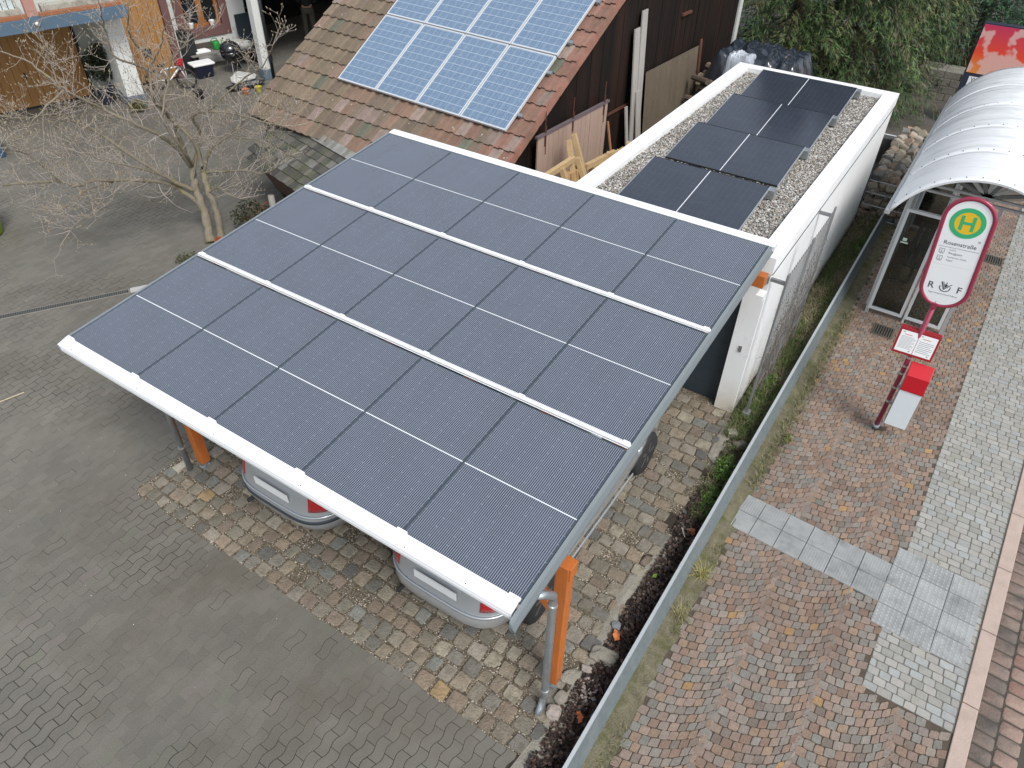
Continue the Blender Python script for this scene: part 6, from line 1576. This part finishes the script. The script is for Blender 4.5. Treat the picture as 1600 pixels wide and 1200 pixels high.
for k in range(90):
    p = Vector((rl_.uniform(5.95, 6.33), rl_.uniform(4.8, 12), .05)); pts = [p]; a = rl_.uniform(0, 6.28)
    for q in range(5): a += rl_.gauss(0, .5); p = p+Vector((math.cos(a)*.05, math.sin(a)*.09, rl_.gauss(.005, .03))); p.z = max(.03, p.z); pts.append(p)
    vn.tube(pts, .003, 4, c=shade(rl_.choice([(.16, .09, .07), (.22, .15, .11), (.10, .08, .05)]), .2))
T(vn.build('dry_runners', mat('m_litter', ())), kind='stuff')
m_rk3 = mat('m_rock_pale', (.36, .31, .275), .9, var=.25, scale=10, bump=.5, dirt=(.2, .18, .15), dirtamt=.4, dscale=8); m_rk4 = mat('m_rock_blue', (.20, .22, .23), .9, var=.2, scale=10, bump=.4)
gp = 'stones in the planting bed'
rock('stone', 'large pinkish rounded stone beside the downpipe outlet', 'stone', (5.955, .36, .045), (.075, .068, .06), m_rk3, .3, gp)
rock('stone', 'grey mossy block just behind the pinkish stone at the downpipe', 'stone', (5.935, .53, .03), (.072, .06, .045), m_rk, 1.3, gp, rgh=.12)
rock('stone', 'speckled concrete lump between the orange post and the mulch', 'stone', (5.91, .78, .02), (.075, .11, .04), m_conc, 2.3, gp)
rock('stone', 'big broken flat stone in the middle of the mulch', 'stone', (6.10, 1.14, .03), (.15, .085, .055), m_rk, .1, gp, rgh=.28)
rock('stone', 'small pale stone left of the big broken stone', 'stone', (6.0, .93, .03), (.04, .055, .035), m_rk3, 1.7, gp)
rock('stone', 'blue grey round stone touching the orange leaf', 'stone', (6.02, 1.52, .03), (.05, .05, .035), m_rk4, .7, gp)
for k in range(12):
    pass
g = MB()
for k in range(26): pebble(g, 6.10+jit(.10), .72+jit(.16), .03+random.random()*.02, random.uniform(.012, .032), shade((.34, .29, .27), .3))
T(g.build('pebbles', m_gravel, recalc=False), 'handful of pale pebbles on the mulch near the big broken stone', 'pebbles', kind='stuff')
g = MB(); blockstone(g, (0, 0, 0), (.07, .06, .05), (.30, .28, .22)); o = g.build('sett', m_sett); o.location = (6.0, 4.98, .05); T(o, 'loose stone sett lying at the garage corner', 'stone')
g = MB(); blockstone(g, (0, 0, 0), (.085, .06, .045), (.26, .25, .20)); o = g.build('sett', m_sett); o.location = (6.17, 4.85, .03); T(o, 'second loose sett lying nearer the rail by the garage corner', 'stone')
g = MB(); g.tube([(0, 0, 0), (.09, -.12, .01)], .005, 5); o = g.build('twig', mat('m_twig_white', (.5, .47, .44), .8)); o.location = (6.08, 3.10, .06); T(o, 'short whitish twig at the edge of the mulch below the green weeds', 'twig')
# light slabs by the left post and scattered specks on the yard
m_ls = mat('m_light_slab', (.40, .37, .30), .85, var=.25, scale=12, bump=.4)
g = MB(); g.box(-.055, -.12, -.02, .055, .12, .03); o = g.build('pale_paver', m_ls, bevel=.006); o.location = (.36, .48, 0); o.rotation_euler = (0, 0, R(-6)); T(o, 'pale rectangular paver beside the left downpipe', 'paver')
dl = MB()
for k in range(900):
    x, y = rl_.uniform(-6, 3), rl_.uniform(-2.2, 6)
    if x > .1 and y > -.15: continue
    leaf(dl, (x, y, .004), rl_.uniform(.004, .016), shade(rl_.choice([(.42, .38, .30), (.30, .26, .18), (.50, .48, .42), (.12, .10, .07)]), .2), .1)
for k in range(240):
    leaf(dl, (rl_.uniform(6.65, 9), rl_.uniform(-1, 9), .012), rl_.uniform(.006, .02), shade(rl_.choice([(.42, .38, .30), (.30, .2, .12), (.12, .10, .07)]), .2), .1)
T(dl.build('fallen_bits', mat('m_litter', ()), recalc=False), kind='stuff')
